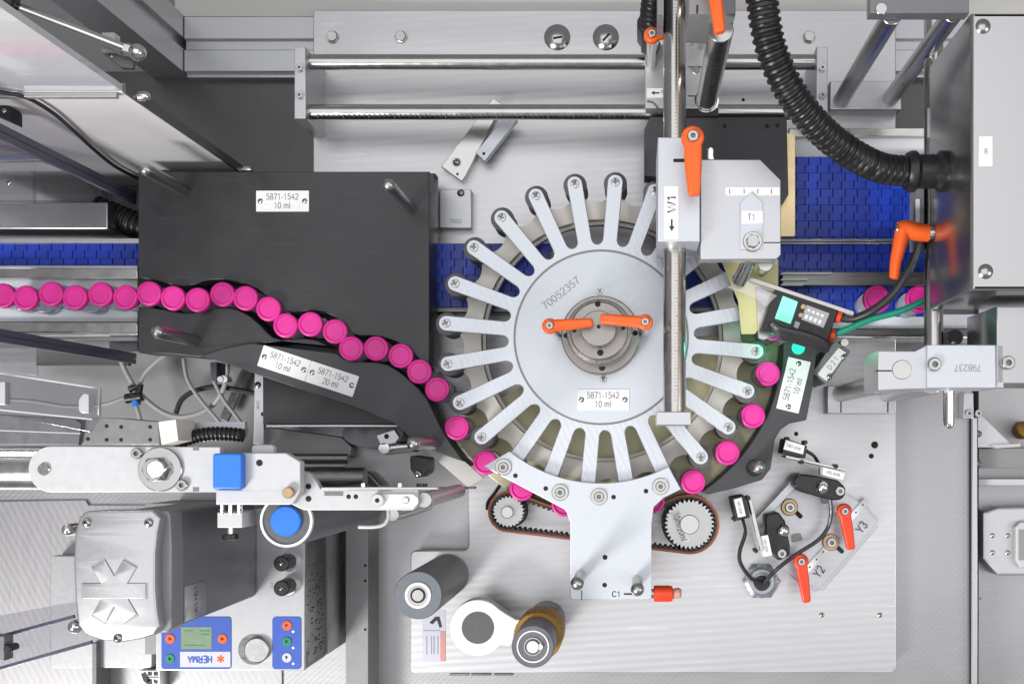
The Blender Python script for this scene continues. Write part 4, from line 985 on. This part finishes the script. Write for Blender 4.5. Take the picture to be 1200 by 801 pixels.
# steel bars and small plate on the bed
sbp = thing('stop_bar', 'dark slanted steel bar with a bright rail left of the star wheel', 'bar', 560, 160, -109)
plate('flat_bar', [(517, 195), (578, 115), (588, 122), (546, 205), (541, 212)], -92, -109.6, 'steel', sbp, 0, 0.6)
plate('bright_rail', [(557, 179), (590, 138), (606, 140), (568, 189)], -80, -91.8, 'aluplate', sbp, 0, 0.8)
washer(sbp, 535, 190, -92, 5.5); screw(sbp, 535, 190, -91.2, 4.5, 'button'); hole(sbp, 536, 204, -92, 1.5); hole(sbp, 567, 180, -80, 1.8)
sp2 = plate('stop_plate', rect(515, 222, 552, 267), -92, -109.6, 'alu', None, 0, 0.8, label='small engraved aluminium plate beside the black upper block', cat='plate')
screw(sp2, 540, 226, -92, 4.5, 'button'); text(sp2, '70052', 534, 259, -91.8, 4.6, 0, 'engrave')

# ================================================================== right hand clamps, enclosure and hose
en = thing('enclosure', 'brushed stainless steel enclosure box with rounded screws at the right edge', 'enclosure', 1170, 180, 96)
plate('box_body', [(1138, 15), (1290, 15), (1290, 340), (1138, 340)], 246, 100, 'steelbox', en, 2, 3.5, 3)
for x, y in ((1152, 31), (1155, 318)): screw(en, x, y, 246, 9, 'dome')
sl = plate('small_label', rect(1147, 160, 1163, 195), 246.5, 246, 'label', en, 0, 0); text(sl, 'N81', 1155.5, 178, 246.7, 4, -90, 'greyink')
hx = W(1138, 200, 246).x
def xrod(x0, x1, y, z, rads, name, mat, parent):
    n = len(rads); return mk(name, tube([Vector((x0 + (x1 - x0) * i / (n - 1), y, z)) for i in range(n)], rads, 24), mat, parent)
cy_ = (NY - 201) * k(160); xa = (1062 - NX) * k(160)
xrod(xa, hx + 2, cy_, 160, [19, 21, 21, 17, 17.5, 17, 17.5, 17, 21, 21, 20], 'hose_connector', 'black', en)
hose([W(886, -60, 262), W(893, 0, 256), W(903, 55, 245), W(925, 105, 230), W(955, 145, 212), W(990, 175, 192), W(1030, 196, 172), W(1066, 201, 160)], 15.6, 7.2, 'corrugated_hose', 'large black corrugated hose curving from the top edge to the steel enclosure', 2.4)
plate('rating_label', rect(1087, 127, 1093, 161), 98, 97, 'label', en, 0, 0); 
# vertical clamp rod on the right, posts and clamps
vr = thing('clamp_rod', 'upright steel rod left of the enclosure running to the lower clamp block', 'rod', 1094, 200, 150)
mk('rod_body', tube([W(1094, -60, 82), W(1094, 425, 82)], 10.4, 28), 'steel', vr)
plate('holder_strip', rect(1074, 205, 1083, 290), 90, 60, 'greyside', vr, 0, 0.6)
plate('holder_label', [(1073, 233), (1078, 233), (1078, 260), (1073, 260)], 91, 90.2, 'label', vr, 0, 0)
tc = thing('post_clamp', 'dark grey clamp block with two slanting steel posts at the upper right', 'clamp', 1015, 110, -110)
plate('clamp_body', rect(1020, -60, 1136, 15.5), 205, 188, 'greypaint', tc, 0, 0.8); disc('clamp_bore', 1033, 10, 7, 205.5, 204, 'steel', tc)
plate('foot_block', rect(973, 95, 1056, 128), -84, -109.6, 'alu', tc, 0, 0.8)
for x, y in ((986, 117), (1044, 115)):
    p = W(x, y, -84); mk('post', rod_z(p.x, p.y, 10, -84, 187, 0.8, 28), 'pinsteel', tc)
lc = thing('engraved_clamp', 'pale clamp block engraved 798237 on two slanting steel posts', 'clamp', 1010, 468, -110)
plate('foot_block', [(970, 452), (1050, 452), (1050, 484), (970, 484)], -78, -109.6, 'alu', lc, 0, 0.8)
for x, y in ((985, 461), (1040, 461)):
    p = W(x, y, -78); mk('post', rod_z(p.x, p.y, 10.5, -78, 124, 0.8, 28), 'pinsteel', lc)
    plate('split_line', rect(x - 0.2, y + 8, x + 1.2, 483), -77.6, -78, 'hole', lc, 0, 0)
CLZ = 196
plate('clamp_arm', [(1029, 411), (1072, 411), (1086, 404), (1086, 455), (1029, 457)], CLZ - 3, 125, 'alu', lc, 0, 1)
plate('clamp_face', rect(1086.5, 404, 1167, 454), CLZ, 120, 'aluplate', lc, 0, 0.8)
plate('clamp_web', rect(1167.5, 404, 1176, 454), CLZ - 6, 120, 'alu', lc, 0, 0.8)
disc('clamp_bore', 1057, 433, 11.5, CLZ - 2.2, CLZ - 6, 'steel', lc); plate('split_line', rect(1026, 433.4, 1045, 435), CLZ - 2.6, CLZ - 3, 'hole', lc, 0, 0)
screw(lc, 1094, 427, CLZ, 8, 'socket'); text(lc, '798237', 1134, 431, CLZ + 0.2, 7.5, 180, 'engrave', sx=1.1)
mk('rod_stub', tube([W(1112, 440, 120), W(1112, 494, 120), W(1112, 499, 120), W(1112, 502, 120)], [6.2, 6.2, 5.2, 2.5], 20), 'chrome', lc)
disc('black_knob', 1120, 395, 9, 90, 60, 'black', lc); screw(lc, 1118, 402, 90, 4, 'button')
rb = thing('brushed_block', 'darker brushed steel block with one bolt below the enclosure', 'block', 1190, 405, 100)
plate('block_body', rect(1168, 359, 1290, 449), 190, 92, 'steelbox', rb, 0, 1); screw(rb, 1180, 425, 190, 8, 'socket')
rl = thing('bent_lever', 'bent orange clamp lever between the blue belt and the enclosure', 'lever', 1070, 290, 100)
z = 106
P = [W(1055, 270, z), W(1062, 268, z), W(1075, 272, z), W(1088, 273, z)]
mk('lever_head', tube(curve(P, 5), [9.5] * 16, 18), 'orange', rl)
mk('lever_grip', tube(curve([W(1058, 270, z), W(1054, 288, z), W(1050, 306, z), W(1048, 322, z), W(1047, 327, z)], 5), [8.5 - 0.2 * i for i in range(19)] + [4, 2], 16), 'orange', rl)
mk('lever_screw', tube([W(1049, 270, z), W(1055, 270, z)], 5.5, 14), 'chrome', rl)
xrod(W(1088, 273, z).x, hx + 2, W(1088, 273, z).y, z, [7, 7], 'lever_stem', 'chrome', rl)

# right edge: rail strip and bits beyond it
rs_ = thing('frame_rail', 'long bright frame rail running down the right side of the table', 'rail', 1141, 640, -190)
plate('rail_bar', rect(1139.5, 489, 1145.5, 900), -128, -190, 'alu', rs_, 0, 0.8); plate('rail_groove', rect(1137.8, 489, 1139.2, 900), -133, -190, 'hole', rs_, 0, 0)
plate('rail_cap', rect(1129, 460, 1141, 490), -118, -139, 'alu', rs_, 0, 0.8); screw(rs_, 1135, 484, -118, 4.5, 'socket'); screw(rs_, 1146, 484, -120, 4.5, 'socket')
br = thing('shelf_bracket', 'triangular sheet bracket with a bright edge at the right side', 'bracket', 1165, 500, -190)
plate('web', [(1146, 482), (1183, 518), (1183, 524), (1146, 524)], -150, -156, 'alu', br, 0, 0.4); plate('edge_strip', [(1160, 521), (1196, 519), (1196, 523), (1168, 525)], -146, -189, 'white', br, 0, 0.4)
for y in (508, 543): screw(br, 1147, y, -150, 4, 'button')
plate('white_strip', rect(1147, 561, 1260, 568), -150, -189, 'white', None, 0, 0.5, label='white horizontal strip crossing the right edge above the grey housing', cat='strip')
plate('grey_strip', rect(1147, 525, 1260, 548), -165, -189, 'greyside', None, 0, 0.5, label='brushed steel strip below the triangular bracket at the right edge', cat='strip')
hs = thing('corner_housing', 'pale angular housing with four bolts at the right edge', 'housing', 1190, 635, -190)
plate('housing_base', [(1152, 600), (1170, 594), (1260, 592), (1260, 674), (1170, 674), (1152, 655)], -150, -189, 'alu', hs, 3, 3)
plate('housing_cap', [(1190, 617), (1196, 611), (1260, 611), (1260, 665), (1196, 665), (1190, 655)], -140, -149.8, 'white', hs, 2, 2)
plate('window', [(1194, 620), (1260, 620), (1260, 656), (1194, 656)], -139.6, -140, 'greypanel', hs, 0, 0)
for x in (1163, 1181):
    for y in (627, 647): screw(hs, x, y, -150, 3, 'dome')
plate('seam', rect(1146, 700, 1150, 702), -188, -189.8, 'steeldark', hs, 0, 0)
hs2 = disc('orange_disc', 1219, 503, 11, -120, -189, 'ochre', None, label='orange brown disc cut off by the right edge', cat='disc')
# ================================================================== labelling head at the lower left
lh = thing('labelling_arm', 'long white swing arm with a large hex bolt at the left', 'arm', 180, 550, 200)
HZ = 290
plate('arm_plate', [(60 + 27 * math.cos(R(a)), 549.5 - 27 * math.sin(R(a))) for a in range(90, 271, 10)] + [(258, 576.5), (258, 523.5)], HZ, HZ - 10, 'white', lh, 0, 0.8)
for y in (525, 573): plate('tab_notch', rect(226, y - 2.5, 233, y + 2.5), HZ + 0.3, HZ, 'greypaint', lh, 0, 0)
disc('chrome_stud', 50.5, 549.5, 7.2, HZ + 2, HZ, 'chrome', lh)
disc('bolt_washer', 187, 549.5, 26, HZ + 3, HZ, 'steel', lh, 0.8, segs=48); screw(lh, 185, 549.5, HZ + 3, 16, 'hex', 'bolt')
disc('bolt_face', 182, 549.5, 11, HZ + 13.4, HZ + 12, 'chrome', lh, 0.8)
screw(lh, 161.5, 531, HZ, 6.5, 'socket'); screw(lh, 214.5, 568, HZ, 6.5, 'socket')
plate('head_plate', [(253, 573.6), (283, 573.6), (283, 530.5), (335, 530.5), (352, 541), (352, 575, 12), (343, 591, 8), (253, 591)], HZ + 6, HZ - 6, 'white', lh, 0, 0.9)
plate('blue_pad', rect(249, 531, 283, 573), HZ + 16, HZ + 0.3, 'bluebtn', lh, 3, 1.6, 3)
hole(lh, 304, 542, HZ + 6, 4); disc('bronze_bolt', 337, 577, 6.5, HZ + 12, HZ + 6, 'bronze', lh)
plate('arm_tab', [(295, 521, 4), (321, 521, 4), (321, 531), (295, 531)], HZ - 8, HZ - 16, 'white', lh, 0, 0.5)
plate('clamp_cube', rect(254.5, 600, 284, 618), HZ - 20, HZ - 55, 'white', lh, 1, 0.8)
mk('cube_pin', tube([W(270, 617, HZ - 38), W(270, 626, HZ - 38)], 3.4, 12), 'chrome', lh); mk('thumb_knob', tube([W(270, 625, HZ - 38), W(270, 626, HZ - 38), W(270, 631, HZ - 38), W(270, 632, HZ - 38)], [6, 7.6, 7.6, 6], 20), 'black', lh)
for x in (261, 271, 281): mk('small_stud', tube([W(x, 590, HZ - 18), W(x, 601, HZ - 22)], 2.6, 10), 'chrome', lh)
pa_ = thing('peel_arm', 'white perforated peel arm ending in a beige link near the wheel', 'arm', 420, 585, 200)
QZ = 276
plate('arm_plate', [(330, 585), (356, 597.5, 10), (484, 597.5, 3), (490.5, 590, 4), (490, 573), (376, 573), (370, 563, 5), (362, 554, 6), (350, 551)], QZ, QZ - 10, 'white', pa_, 0, 0.8)
for x, y, r in ((361.5, 569.5, 3.4), (361.5, 584, 3.6), (408.5, 581.5, 2.8), (417, 581.5, 2.8)): hole(pa_, x, y, QZ, r)
plate('slot', rect(380, 575.5, 402, 580.5), QZ + 0.3, QZ, 'greypaint', pa_, 0, 0)
plate('link_bar', [(444, 578.5), (484, 578.5, 3), (490, 583, 4), (490, 590, 4), (484, 594), (444, 594)], QZ + 3, QZ + 0.2, 'beige', pa_, 0, 0.6)
disc('pivot_disc', 442, 586, 8.2, QZ + 8, QZ, 'white', pa_, 1); hole(pa_, 442, 586, QZ + 8, 2.8); disc('link_bolt', 475, 586, 4, QZ + 5, QZ + 3, 'chrome', pa_)
mk('arm_strip', prism(px2u(rect(376, 570.5, 512, 573.6), QZ + 4), QZ - 6, QZ + 4, 0.4), 'steel', pa_)
for x in (425, 468, 491, 498): mk('stud', tube([W(x, 566, QZ - 2), W(x, 572, QZ - 2)], 2.4, 10), 'chrome' if x < 480 else 'black', pa_)
mk('peel_blade', prism(px2u([(500, 571), (556, 570), (556, 572.5), (500, 573.5)], 60), 45, 60, 0.4), 'steeldark', pa_)
c = W(497, 585.5, 268); mk('peel_roller', rod_z(c.x, c.y, 7.6, 70, 268, 0.8, 28), 'pinsteel', pa_)
c = W(460, 603, 200); mk('steel_roller', rod_z(c.x, c.y, 7, 20, 200, 0.8, 28), 'steel', pa_)
mk('wire_guide', tube(curve([W(455, 597, 240), W(455, 606, 240), W(450, 614, 240), W(438, 617, 240), W(420, 617, 240)], 6), 1.8, 8), 'white', pa_)
fr = thing('feed_roller', 'large grey feed roller with white rim and blue hub below the white arm', 'roller', 400, 600, 0)
c = W(335.5, 610, 258)
mk('roller_body', rod_z(c.x, c.y, 24.6, -30, 256, 0.8, 56), 'rollerbody', fr)
mk('white_rim', lathe([(22.2, 256.2), (22.4, 258.6), (24.6, 258.6), (25.0, 255)], 56, cx=c.x, cy=c.y), 'label', fr)
mk('dark_face', lathe([(0, 257), (22, 257), (22.2, 256)], 48, cx=c.x, cy=c.y), 'rubber', fr)
mk('blue_hub', rod_z(c.x, c.y, 14.4, 257, 261, 1.2, 40), 'bluebtn', fr)
# rods and rollers behind the arm at the left edge
br_ = thing('guide_roller', 'brushed steel guide roller at the left edge behind the white arm', 'roller', 20, 549, 150)
mk('roller_body', tube([W(-80, 549, 236), W(80, 549, 236)], 20, 32), 'steel', br_)
mk('thin_rod', tube([W(-80, 528, 250), W(80, 528, 250)], 4, 14), 'chrome', br_)
# motor
mo = thing('label_motor', 'grey motor housing with a cast silver cover bearing a raised asterisk', 'motor', 230, 650, 60)
FZ = 292
cov = [(99, 599, 4), (120, 597.5), (178, 597, 5), (187.5, 606, 4), (184, 625), (181.5, 650), (181.5, 690), (183, 715), (186, 735, 4), (180, 744, 4), (165, 749), (140, 753), (115, 750), (97, 743, 4), (89.5, 732, 4), (87, 700), (86, 660), (87, 625), (92, 606, 4)]
bm_ = prism(fillet(px2u(cov, FZ), 0), FZ - 14, FZ, 2.5, 3)
ys_ = [W(0, y_, FZ).y for y_ in range(604, 752, 6)]
for y_ in ys_:
    bmesh.ops.bisect_plane(bm_, geom=bm_.verts[:] + bm_.edges[:] + bm_.faces[:], plane_co=(0, y_, 0), plane_no=(0, 1, 0))
yc_ = W(0, 655, FZ).y
def sag(y): return -((y - yc_) / 70) ** 2 * (2.6 if y < yc_ else 2)
for v in bm_.verts:
    if v.co.z > FZ - 8: v.co.z += sag(v.co.y)
for f in bm_.faces: f.material_index = 0
mk('motor_cover', bm_, 'cover', mo)
ast = []
for i in range(6):
    a = R(60 * i); hw, L_ = 9, 37
    ca_, sa_ = math.cos(a), math.sin(a)
    rn = hw / math.sin(R(30))
    for u, v in ((L_, -hw), (L_, hw)): ast.append((134 + (u * ca_ - v * sa_), 692 - (u * sa_ + v * ca_)))
    am = a + R(30); ast.append((134 + rn * math.cos(am), 692 - rn * math.sin(am)))
for nm_, h_, grow, m_ in (('emblem_groove', 0.25, 1.06, 'engrave'), ('asterisk_emblem', 1.0, 1.0, 'cover')):
    P_ = [(134 + (x - 134) * grow, 692 + (y - 692) * grow) for x, y in ast]
    bm_ = prism(px2u(P_, FZ), FZ - 1, FZ + h_, 0.5 if grow == 1 else 0, 2)
    for y_ in ys_: bmesh.ops.bisect_plane(bm_, geom=bm_.verts[:] + bm_.edges[:] + bm_.faces[:], plane_co=(0, y_, 0), plane_no=(0, 1, 0))
    for v in bm_.verts: v.co.z += sag(v.co.y)
    for f in bm_.faces: f.material_index = 0
    mk(nm_, bm_, m_, mo)
for x, y in ((102, 612), (174.5, 612), (138, 747)): screw(mo, x, y, FZ + sag(W(x, y, FZ).y), 5.5, 'button')
plate('motor_body', [(98, 604), (197, 600, 6), (200, 640), (200, 730), (197, 739, 5), (100, 742)], FZ - 14.4, 52, 'greypaint', mo, 0, 1.5, 3)
plate('body_collar', [(97, 601), (199, 598, 6), (201.2, 640), (201.2, 735), (196, 741, 5), (100, 744)], FZ - 14.2, FZ - 40, 'greyside', mo, 0, 1.5, 3)
disc('breather', 76, 621, 7, FZ - 20, FZ - 60, 'chrome', mo, dome=True)
xm = W(201.2, 0, FZ - 14).x; X, Y_ = Vector((0, 1, 0)), Vector((0, 0, 1))
mx_ = W(200, 640, FZ - 14.4).x
lbm = mk('side_label', prism([(mx_ + 0.2, (NY - 727) * k(240)), (mx_ + 0.8, (NY - 727) * k(240)), (mx_ + 0.8, (NY - 686) * k(240)), (mx_ + 0.2, (NY - 686) * k(240))], 196, 248, 0), 'greylabel', mo)
text(lbm, '-A1+E1', mx_ + 1.0, (NY - 706) * k(240), 222, 8, basis=(Vector((0, 1, 0)), Vector((0, 0, 1))), mat='ink')
# control unit under the motor
cu_ = thing('control_unit', 'silver labeller control box with blue keypads and the HERMA name', 'control box', 270, 700, -136)
TZ = 50
plate('panel_plate', rect(183, 596, 357, 785), TZ, TZ - 6, 'cover', cu_, 0, 0.8)
plate('case_body', rect(184.5, 597, 356.5, 784.5), TZ - 6.2, -42, 'greypaint', cu_, 0, 0)
plate('case_base', rect(170, 590, 384, 766), -42.4, -136, 'greyside', cu_, 0, 0)
xs_ = W(356.5, 0, TZ - 6.2).x + 0.3
ln = mk('rating_plate', prism([(xs_, (NY - 778) * k(40)), (xs_ + 0.5, (NY - 778) * k(40)), (xs_ + 0.5, (NY - 664) * k(40)), (xs_, (NY - 664) * k(40))], -36, 40, 0), 'engrave', cu_)
b = bmesh.new(); random.seed(3)
for j in range(9):
    yy = (NY - 772) * k(40)
    while yy < (NY - 672) * k(40):
        L_ = random.uniform(3, 12)
        if random.random() < 0.5: prism([(xs_ + 0.55, yy), (xs_ + 0.8, yy), (xs_ + 0.8, yy + 1.6), (xs_ + 0.55, yy + 1.6)], -30 + j * 7.4, -30 + j * 7.4 + random.uniform(3, 6.5), 0, bm=b)
        yy += random.choice((3, 4, 5, 9))
mk('printed_lines', b, 'ink', ln)['kind'] = 'stuff'
kp = plate('keypad', rect(189, 722, 271, 783.5), TZ + 0.8, TZ, 'bluepanel', cu_, 4, 0.3)
plate('display', rect(212, 734, 248, 760), TZ + 1.2, TZ + 0.8, 'lcd', kp, 0, 0)
for x, y, w in ((216, 738, 10), (234, 738, 12), (236, 742, 9), (216, 755, 24)): plate('display_text', rect(x, y, x + w, y + 1.2), TZ + 1.4, TZ + 1.2, 'greenbtn', kp, 0, 0)
for x, y, m_ in ((199, 748, 'orange'), (260.5, 748, 'orange'), (199, 771.5, 'greenbtn')): disc('button', x, y, 5.6, TZ + 1.8, TZ + 0.8, m_, kp, 0.4); 
for x, y in ((199, 748), (260.5, 748), (199, 771.5)): plate('button_mark', [(x - 2, y - 2), (x + 2.4, y), (x - 1, y + 2.4)], TZ + 2, TZ + 1.8, 'hole', kp, 0, 0)
plate('name_strip', rect(211, 763, 270, 781), TZ + 1.2, TZ + 0.8, 'palelilac', kp, 0, 0)
text(kp, 'HERMA', 234, 772, TZ + 1.4, 7.6, 180, 'bluepanel', sx=0.95, wt=0.22)
ast2 = []
for i in range(6):
    a = R(60 * i + 30)
    for u, v in ((4.4, -1.1), (4.4, 1.1)): ast2.append((258.5 + u * math.cos(a) - v * math.sin(a), 771.5 - u * math.sin(a) - v * math.cos(a)))
    ast2.append((258.5 + 2.2 * math.cos(a + R(30)), 771.5 - 2.2 * math.sin(a + R(30))))
plate('emblem', ast2, TZ + 1.5, TZ + 1.2, 'orange', kp, 0, 0)
kp2 = plate('keypad', rect(319, 722, 353, 783.5), TZ + 0.8, TZ, 'bluepanel', cu_, 4, 0.3)
for y, m_ in ((732.5, 'orange'), (751.5, 'greenbtn'), (770, 'palelilac')):
    disc('button', 336, y, 5.6, TZ + 1.8, TZ + 0.8, m_, kp2, 0.4); plate('button_mark', [(334, y - 2.4), (337.5, y - 1), (335, y + 2.4)], TZ + 2, TZ + 1.8, 'hole', kp2, 0, 0)
    disc('indicator', 343.5, y + 7, 1.6, TZ + 1.3, TZ + 0.8, 'label', kp2, 0.2, segs=12)
disc('knob_recess', 297, 760.5, 18, TZ + 0.5, TZ, 'steeldark', cu_, 0.2, segs=48); disc('dial_knob', 300.5, 761.5, 14.8, TZ + 6, TZ + 0.5, 'pinsteel', cu_, 1.2, segs=48)
for y in (659.5, 688.5):
    disc('socket_ring', 337, y - 1, 11, TZ + 8, TZ, 'chrome', cu_, 1); disc('socket_plug', 329.5, y + 0.5, 9.3, TZ + 34, TZ + 8, 'black', cu_, 1.2)
    screw(cu_, 329.5, y + 0.5, TZ + 34, 2.5, 'button')
text(cu_, 'X12', 318.5, 685, TZ + 0.2, 3.2, -90, 'greyink')
bs = plate('base_bar', rect(405, 588, 431.5, 940), -85, -139.5, 'greyside', None, 0, 0.8, label='long dark grey base bar right of the labeller control box', cat='bar')
for y in (662, 680, 737): hole(bs, 428, y, -85, 1.7)
# sheets left of the motor
plate('cover_sheet', rect(59, 651, 178, 782), -110, -136, 'cover', None, 3, 0.8, label='flat silver cover sheet under the motor at lower left', cat='sheet')
plate('support_bar', rect(108, 753, 113, 900), -100, -136, 'greypaint', None, 0, 0.5, label='thin dark upright bar below the motor cover', cat='bar')
fl = plate('acrylic_flap', [(-40, 728), (88, 705), (125, 748), (-40, 795)], 20, 15, 'acrylic', None, 0, 0.4, label='clear acrylic flap reaching in from the lower left edge', cat='flap')
for p, q in (((-40, 756), (86, 722)), ((-40, 794), (107, 752))):
    mk('edge_strip', bar(W(*p, 21.5), W(*q, 21.5), 4, 4, 0.5), 'violet', fl)
plate('hinge', [(-20, 745), (5, 745), (5, 774), (-20, 774)], 40, 22, 'greypaint', fl, 1, 0.8); disc('hinge_pin', 8, 760, 4.5, 44, 26, 'black', fl)
disc('flap_bolt', 84, 735, 8, 40, 22, 'chrome', fl, dome=True)
stk = plate('hand_sticker', rect(162.5, 785.5, 187, 812), -110.4, -136, 'label', None, 0, 0, label='square sticker with a black crushed hand symbol at the bottom edge', cat='sticker')
for nm, p in (('hand_shape', [(165, 789), (170, 786.5), (176, 796), (172, 801), (168, 797)]), ('gear_shape', rect(173, 786.5, 178, 791)), ('gear_shape', rect(180, 786.5, 185, 791)), ('gear_shape', rect(173, 795, 178, 801)), ('press_shape', rect(172, 792.2, 186, 793.4)), ('hand_shape', [(180, 795), (185, 797), (184, 801), (180, 799)])):
    plate(nm, p, -110.1, -110.4, 'ink', stk, 0.5, 0)

# ================================================================== region behind the arm: tubes, bars, acrylic
flat('left_recess_floor', [(-200, 392), (320, 392), (320, 565), (-200, 565)], -205, 'greypanel', t=8)
tubes = [([(140, 418, -150), (150, 440, -150), (165, 462, -152), (190, 482, -155), (215, 488, -158), (245, 478, -158), (262, 455, -150), (268, 420, -140)], 3.2, 'pale bent air hose sweeping through the recess below the guide foot'),
         ([(163, 452, -150), (170, 437, -150), (185, 422, -145), (200, 412, -140)], 2.6, 'pale thin air hose from the tee upward'),
         ([(158, 470, -150), (163, 486, -150), (168, 505, -150)], 2.8, 'pale thin air hose from the tee downward'),
         ([(146, 466, -150), (120, 474, -150), (80, 476, -150), (40, 470, -150), (10, 468, -150)], 2.4, 'grey thin air hose running left from the tee'),
         ([(215, 420, -150), (220, 445, -150), (235, 468, -150), (258, 495, -150)], 2.6, 'pale air hose crossing the recess diagonally'),
         ([(250, 445, -150), (262, 468, -150), (275, 485, -150), (290, 505, -150)], 2.6, 'pale air hose nearest the grey upright')]
for p, r, l in tubes: mk('air_hose', tube(curve([W(*q) for q in p], 8), r, 10), 'greycable', None, label=l, cat='hose', group='air hoses in the left recess')
mk('dark_hose', tube(curve([W(206, 484, -160), W(213, 468, -160), (W(228, 458, -160)), W(252, 453, -160), W(280, 457, -160), W(305, 462, -160)], 8), 3.4, 10), 'cable', None, label='dark curved hose in the recess beside the grey upright', cat='hose')
plate('dark_strap', [(283, 432), (292, 436), (266, 494), (257, 490)], -180, -186, 'steeldark', None, 1, 0.4, label='dark slanted strap in the recess near the grey upright', cat='strap')
te = thing('tee_fitting', 'black tee hose fitting with a blue collar in the recess', 'fitting', 158, 465, -160)
mk('tee_body', tube([W(148, 467, -146), W(166, 464, -146)], 6.5, 14), 'black', te); mk('tee_branch', tube([W(152, 456, -146), W(164, 452, -146), W(160, 472, -146)], 5, 12), 'black', te); mk('blue_collar', tube([W(159, 469, -146), W(160.5, 475, -146)], 5.4, 14), 'bluebtn', te)
gu = plate('grey_upright', [(298, 434), (309, 438), (309, 520), (297, 520)], -95, -205, 'alu', None, 0, 0.8, label='narrow grey upright bracket left of the black base plate', cat='bracket')
screw(gu, 302, 451, -95, 4, 'button'); hole(gu, 308, 485, -95, 2.5); text(gu, 'MALE', 302, 474, -94.8, 3.4, 90, 'greyink')
sb_ = plate('violet_clip', [(246, 424, 2), (254, 424), (254, 447, 3), (248, 447, 3)], -100, -130, 'violet', None, 0, 0.5, label='small violet edged acrylic clip under the guide foot', cat='clip')
disc('clip_screw', 262, 444, 5, -96, -110, 'chrome', sb_); disc('clip_screw', 258, 444, 4, -95, -110, 'chrome', sb_)
lm = thing('linear_module', 'dark grey linear module body behind the white arm', 'linear module', 110, 510, 60)
plate('module_body', [(94, 489), (130, 489), (185, 494), (187, 521), (94, 521)], 60, 10, 'greyside', lm, 0, 0.8)
plate('module_cover', [(-60, 482), (88, 490, 4), (95, 496, 3), (92, 521), (-60, 521)], 66, 20, 'greypaint', lm, 0, 1.0)
plate('cover_seam', [(-60, 501), (94, 507), (94, 508.4), (-60, 502.4)], 66.6, 66, 'acrylicedge', lm, 0, 0)
for x, y in ((125, 499), (142, 500), (176, 500), (103, 514), (125, 515), (142, 515), (176, 515)): hole(lm, x, y, 60, 2.4)
plate('end_bracket', [(185, 494), (206, 491), (209, 516), (189, 521)], 70, 20, 'beige', lm, 0, 0.8)
plate('drag_tray', [(207, 494), (287, 494), (287, 512), (209, 520)], 10, 2, 'aluplate', lm, 0, 0.5)
hose([W(205, 520, 26), W(225, 512, 26), W(245, 508, 26), W(268, 508, 26), W(285, 510, 26)], 8, 5, 'corrugated_hose', 'thin black corrugated hose lying in the tray behind the white arm', 1.6)
ac = plate('acrylic_sheet', [(-60, 428), (117, 455), (117, 487), (106, 506), (-60, 474)], 90, 86, 'acrylic', None, 1, 0.4, label='clear acrylic sheet with bright edges above the linear module', cat='sheet')
for p, q in (((-60, 428), (116, 455)), ((116, 455), (115, 486)), ((-60, 474), (108, 491))): mk('edge_strip', bar(W(*p, 91), W(*q, 91), 1.8, 3, 0.3), 'acrylicedge', ac)
plate('clear_knob', [(92, 468, 6), (98, 460, 4), (104, 462), (104, 484), (92, 484, 5)], 104, 90.4, 'acrylicedge', ac, 0, 1); screw(ac, 106, 473, 90, 3, 'button')
plate('white_clip', rect(-10, 447, 6, 474), 100, 90.2, 'white', ac, 1, 0.8)
ds = plate('smoked_sheet', [(-60, 402), (43, 402), (43, 440), (-60, 424)], 20, 16, 'haze', None, 0, 0.4, label='smoked translucent sheet at the left edge under the lower guard', cat='sheet')
plate('grey_backing', [(42, 404), (150, 424), (150, 428), (42, 428)], -150, -160, 'dark', None, 0, 0.4, label='dark corrugated strip behind the lower acrylic guard', cat='strip')
# dark mechanics between the arm and the base plate
dm = thing('press_unit', 'dark steel rods and housing between the peel arm and the black base plate', 'press unit', 400, 540, -140)
for y, x0, x1, r, z in ((537, 312, 408, 6, -60), (546, 320, 405, 5, -60), (560, 360, 428, 13, -40)): mk('steel_rod', tube([W(x0, y, z), W(x1, y, z)], r, 20), 'steeldark', dm)
plate('housing', [(345, 552), (430, 552, 12), (445, 568), (445, 600), (345, 600)], -90, -139.5, 'steeldark', dm, 0, 1.5)
plate('side_plate', [(310, 500), (400, 512), (412, 524), (410, 534), (310, 530)], -110, -139.5, 'greyside', dm, 0, 0.6)
plate('round_plate', [(437 + 36 * math.cos(R(a)), 508 - 17 * math.sin(R(a))) for a in range(0, 360, 12)], -100, -139.5, 'greypaint', dm, 0, 0.6)
plate('grey_clip', [(441, 510), (462, 503, 2), (468, 512, 3), (463, 519), (446, 522)], -30, -40, 'alu', dm, 1, 0.8); hole(dm, 453, 511, -30, 3)
mk('cross_rod', tube([W(450, 526, -40), W(490, 522, -40)], 7, 18), 'steel', dm); disc('rod_end', 450, 525, 7, -30, -44, 'chrome', dm)
plate('black_clamp', [(480, 533, 3), (502, 536, 3), (502, 553, 9), (490, 562, 9), (481, 550, 6)], -20, -60, 'black', dm, 0, 1.5); screw(dm, 490, 555, -20, 4.5, 'button')
plate('angle_sheet', [(484, 515), (546, 541), (567, 560), (549, 571)], -50, -54, 'cream', dm, 0, 0.5)
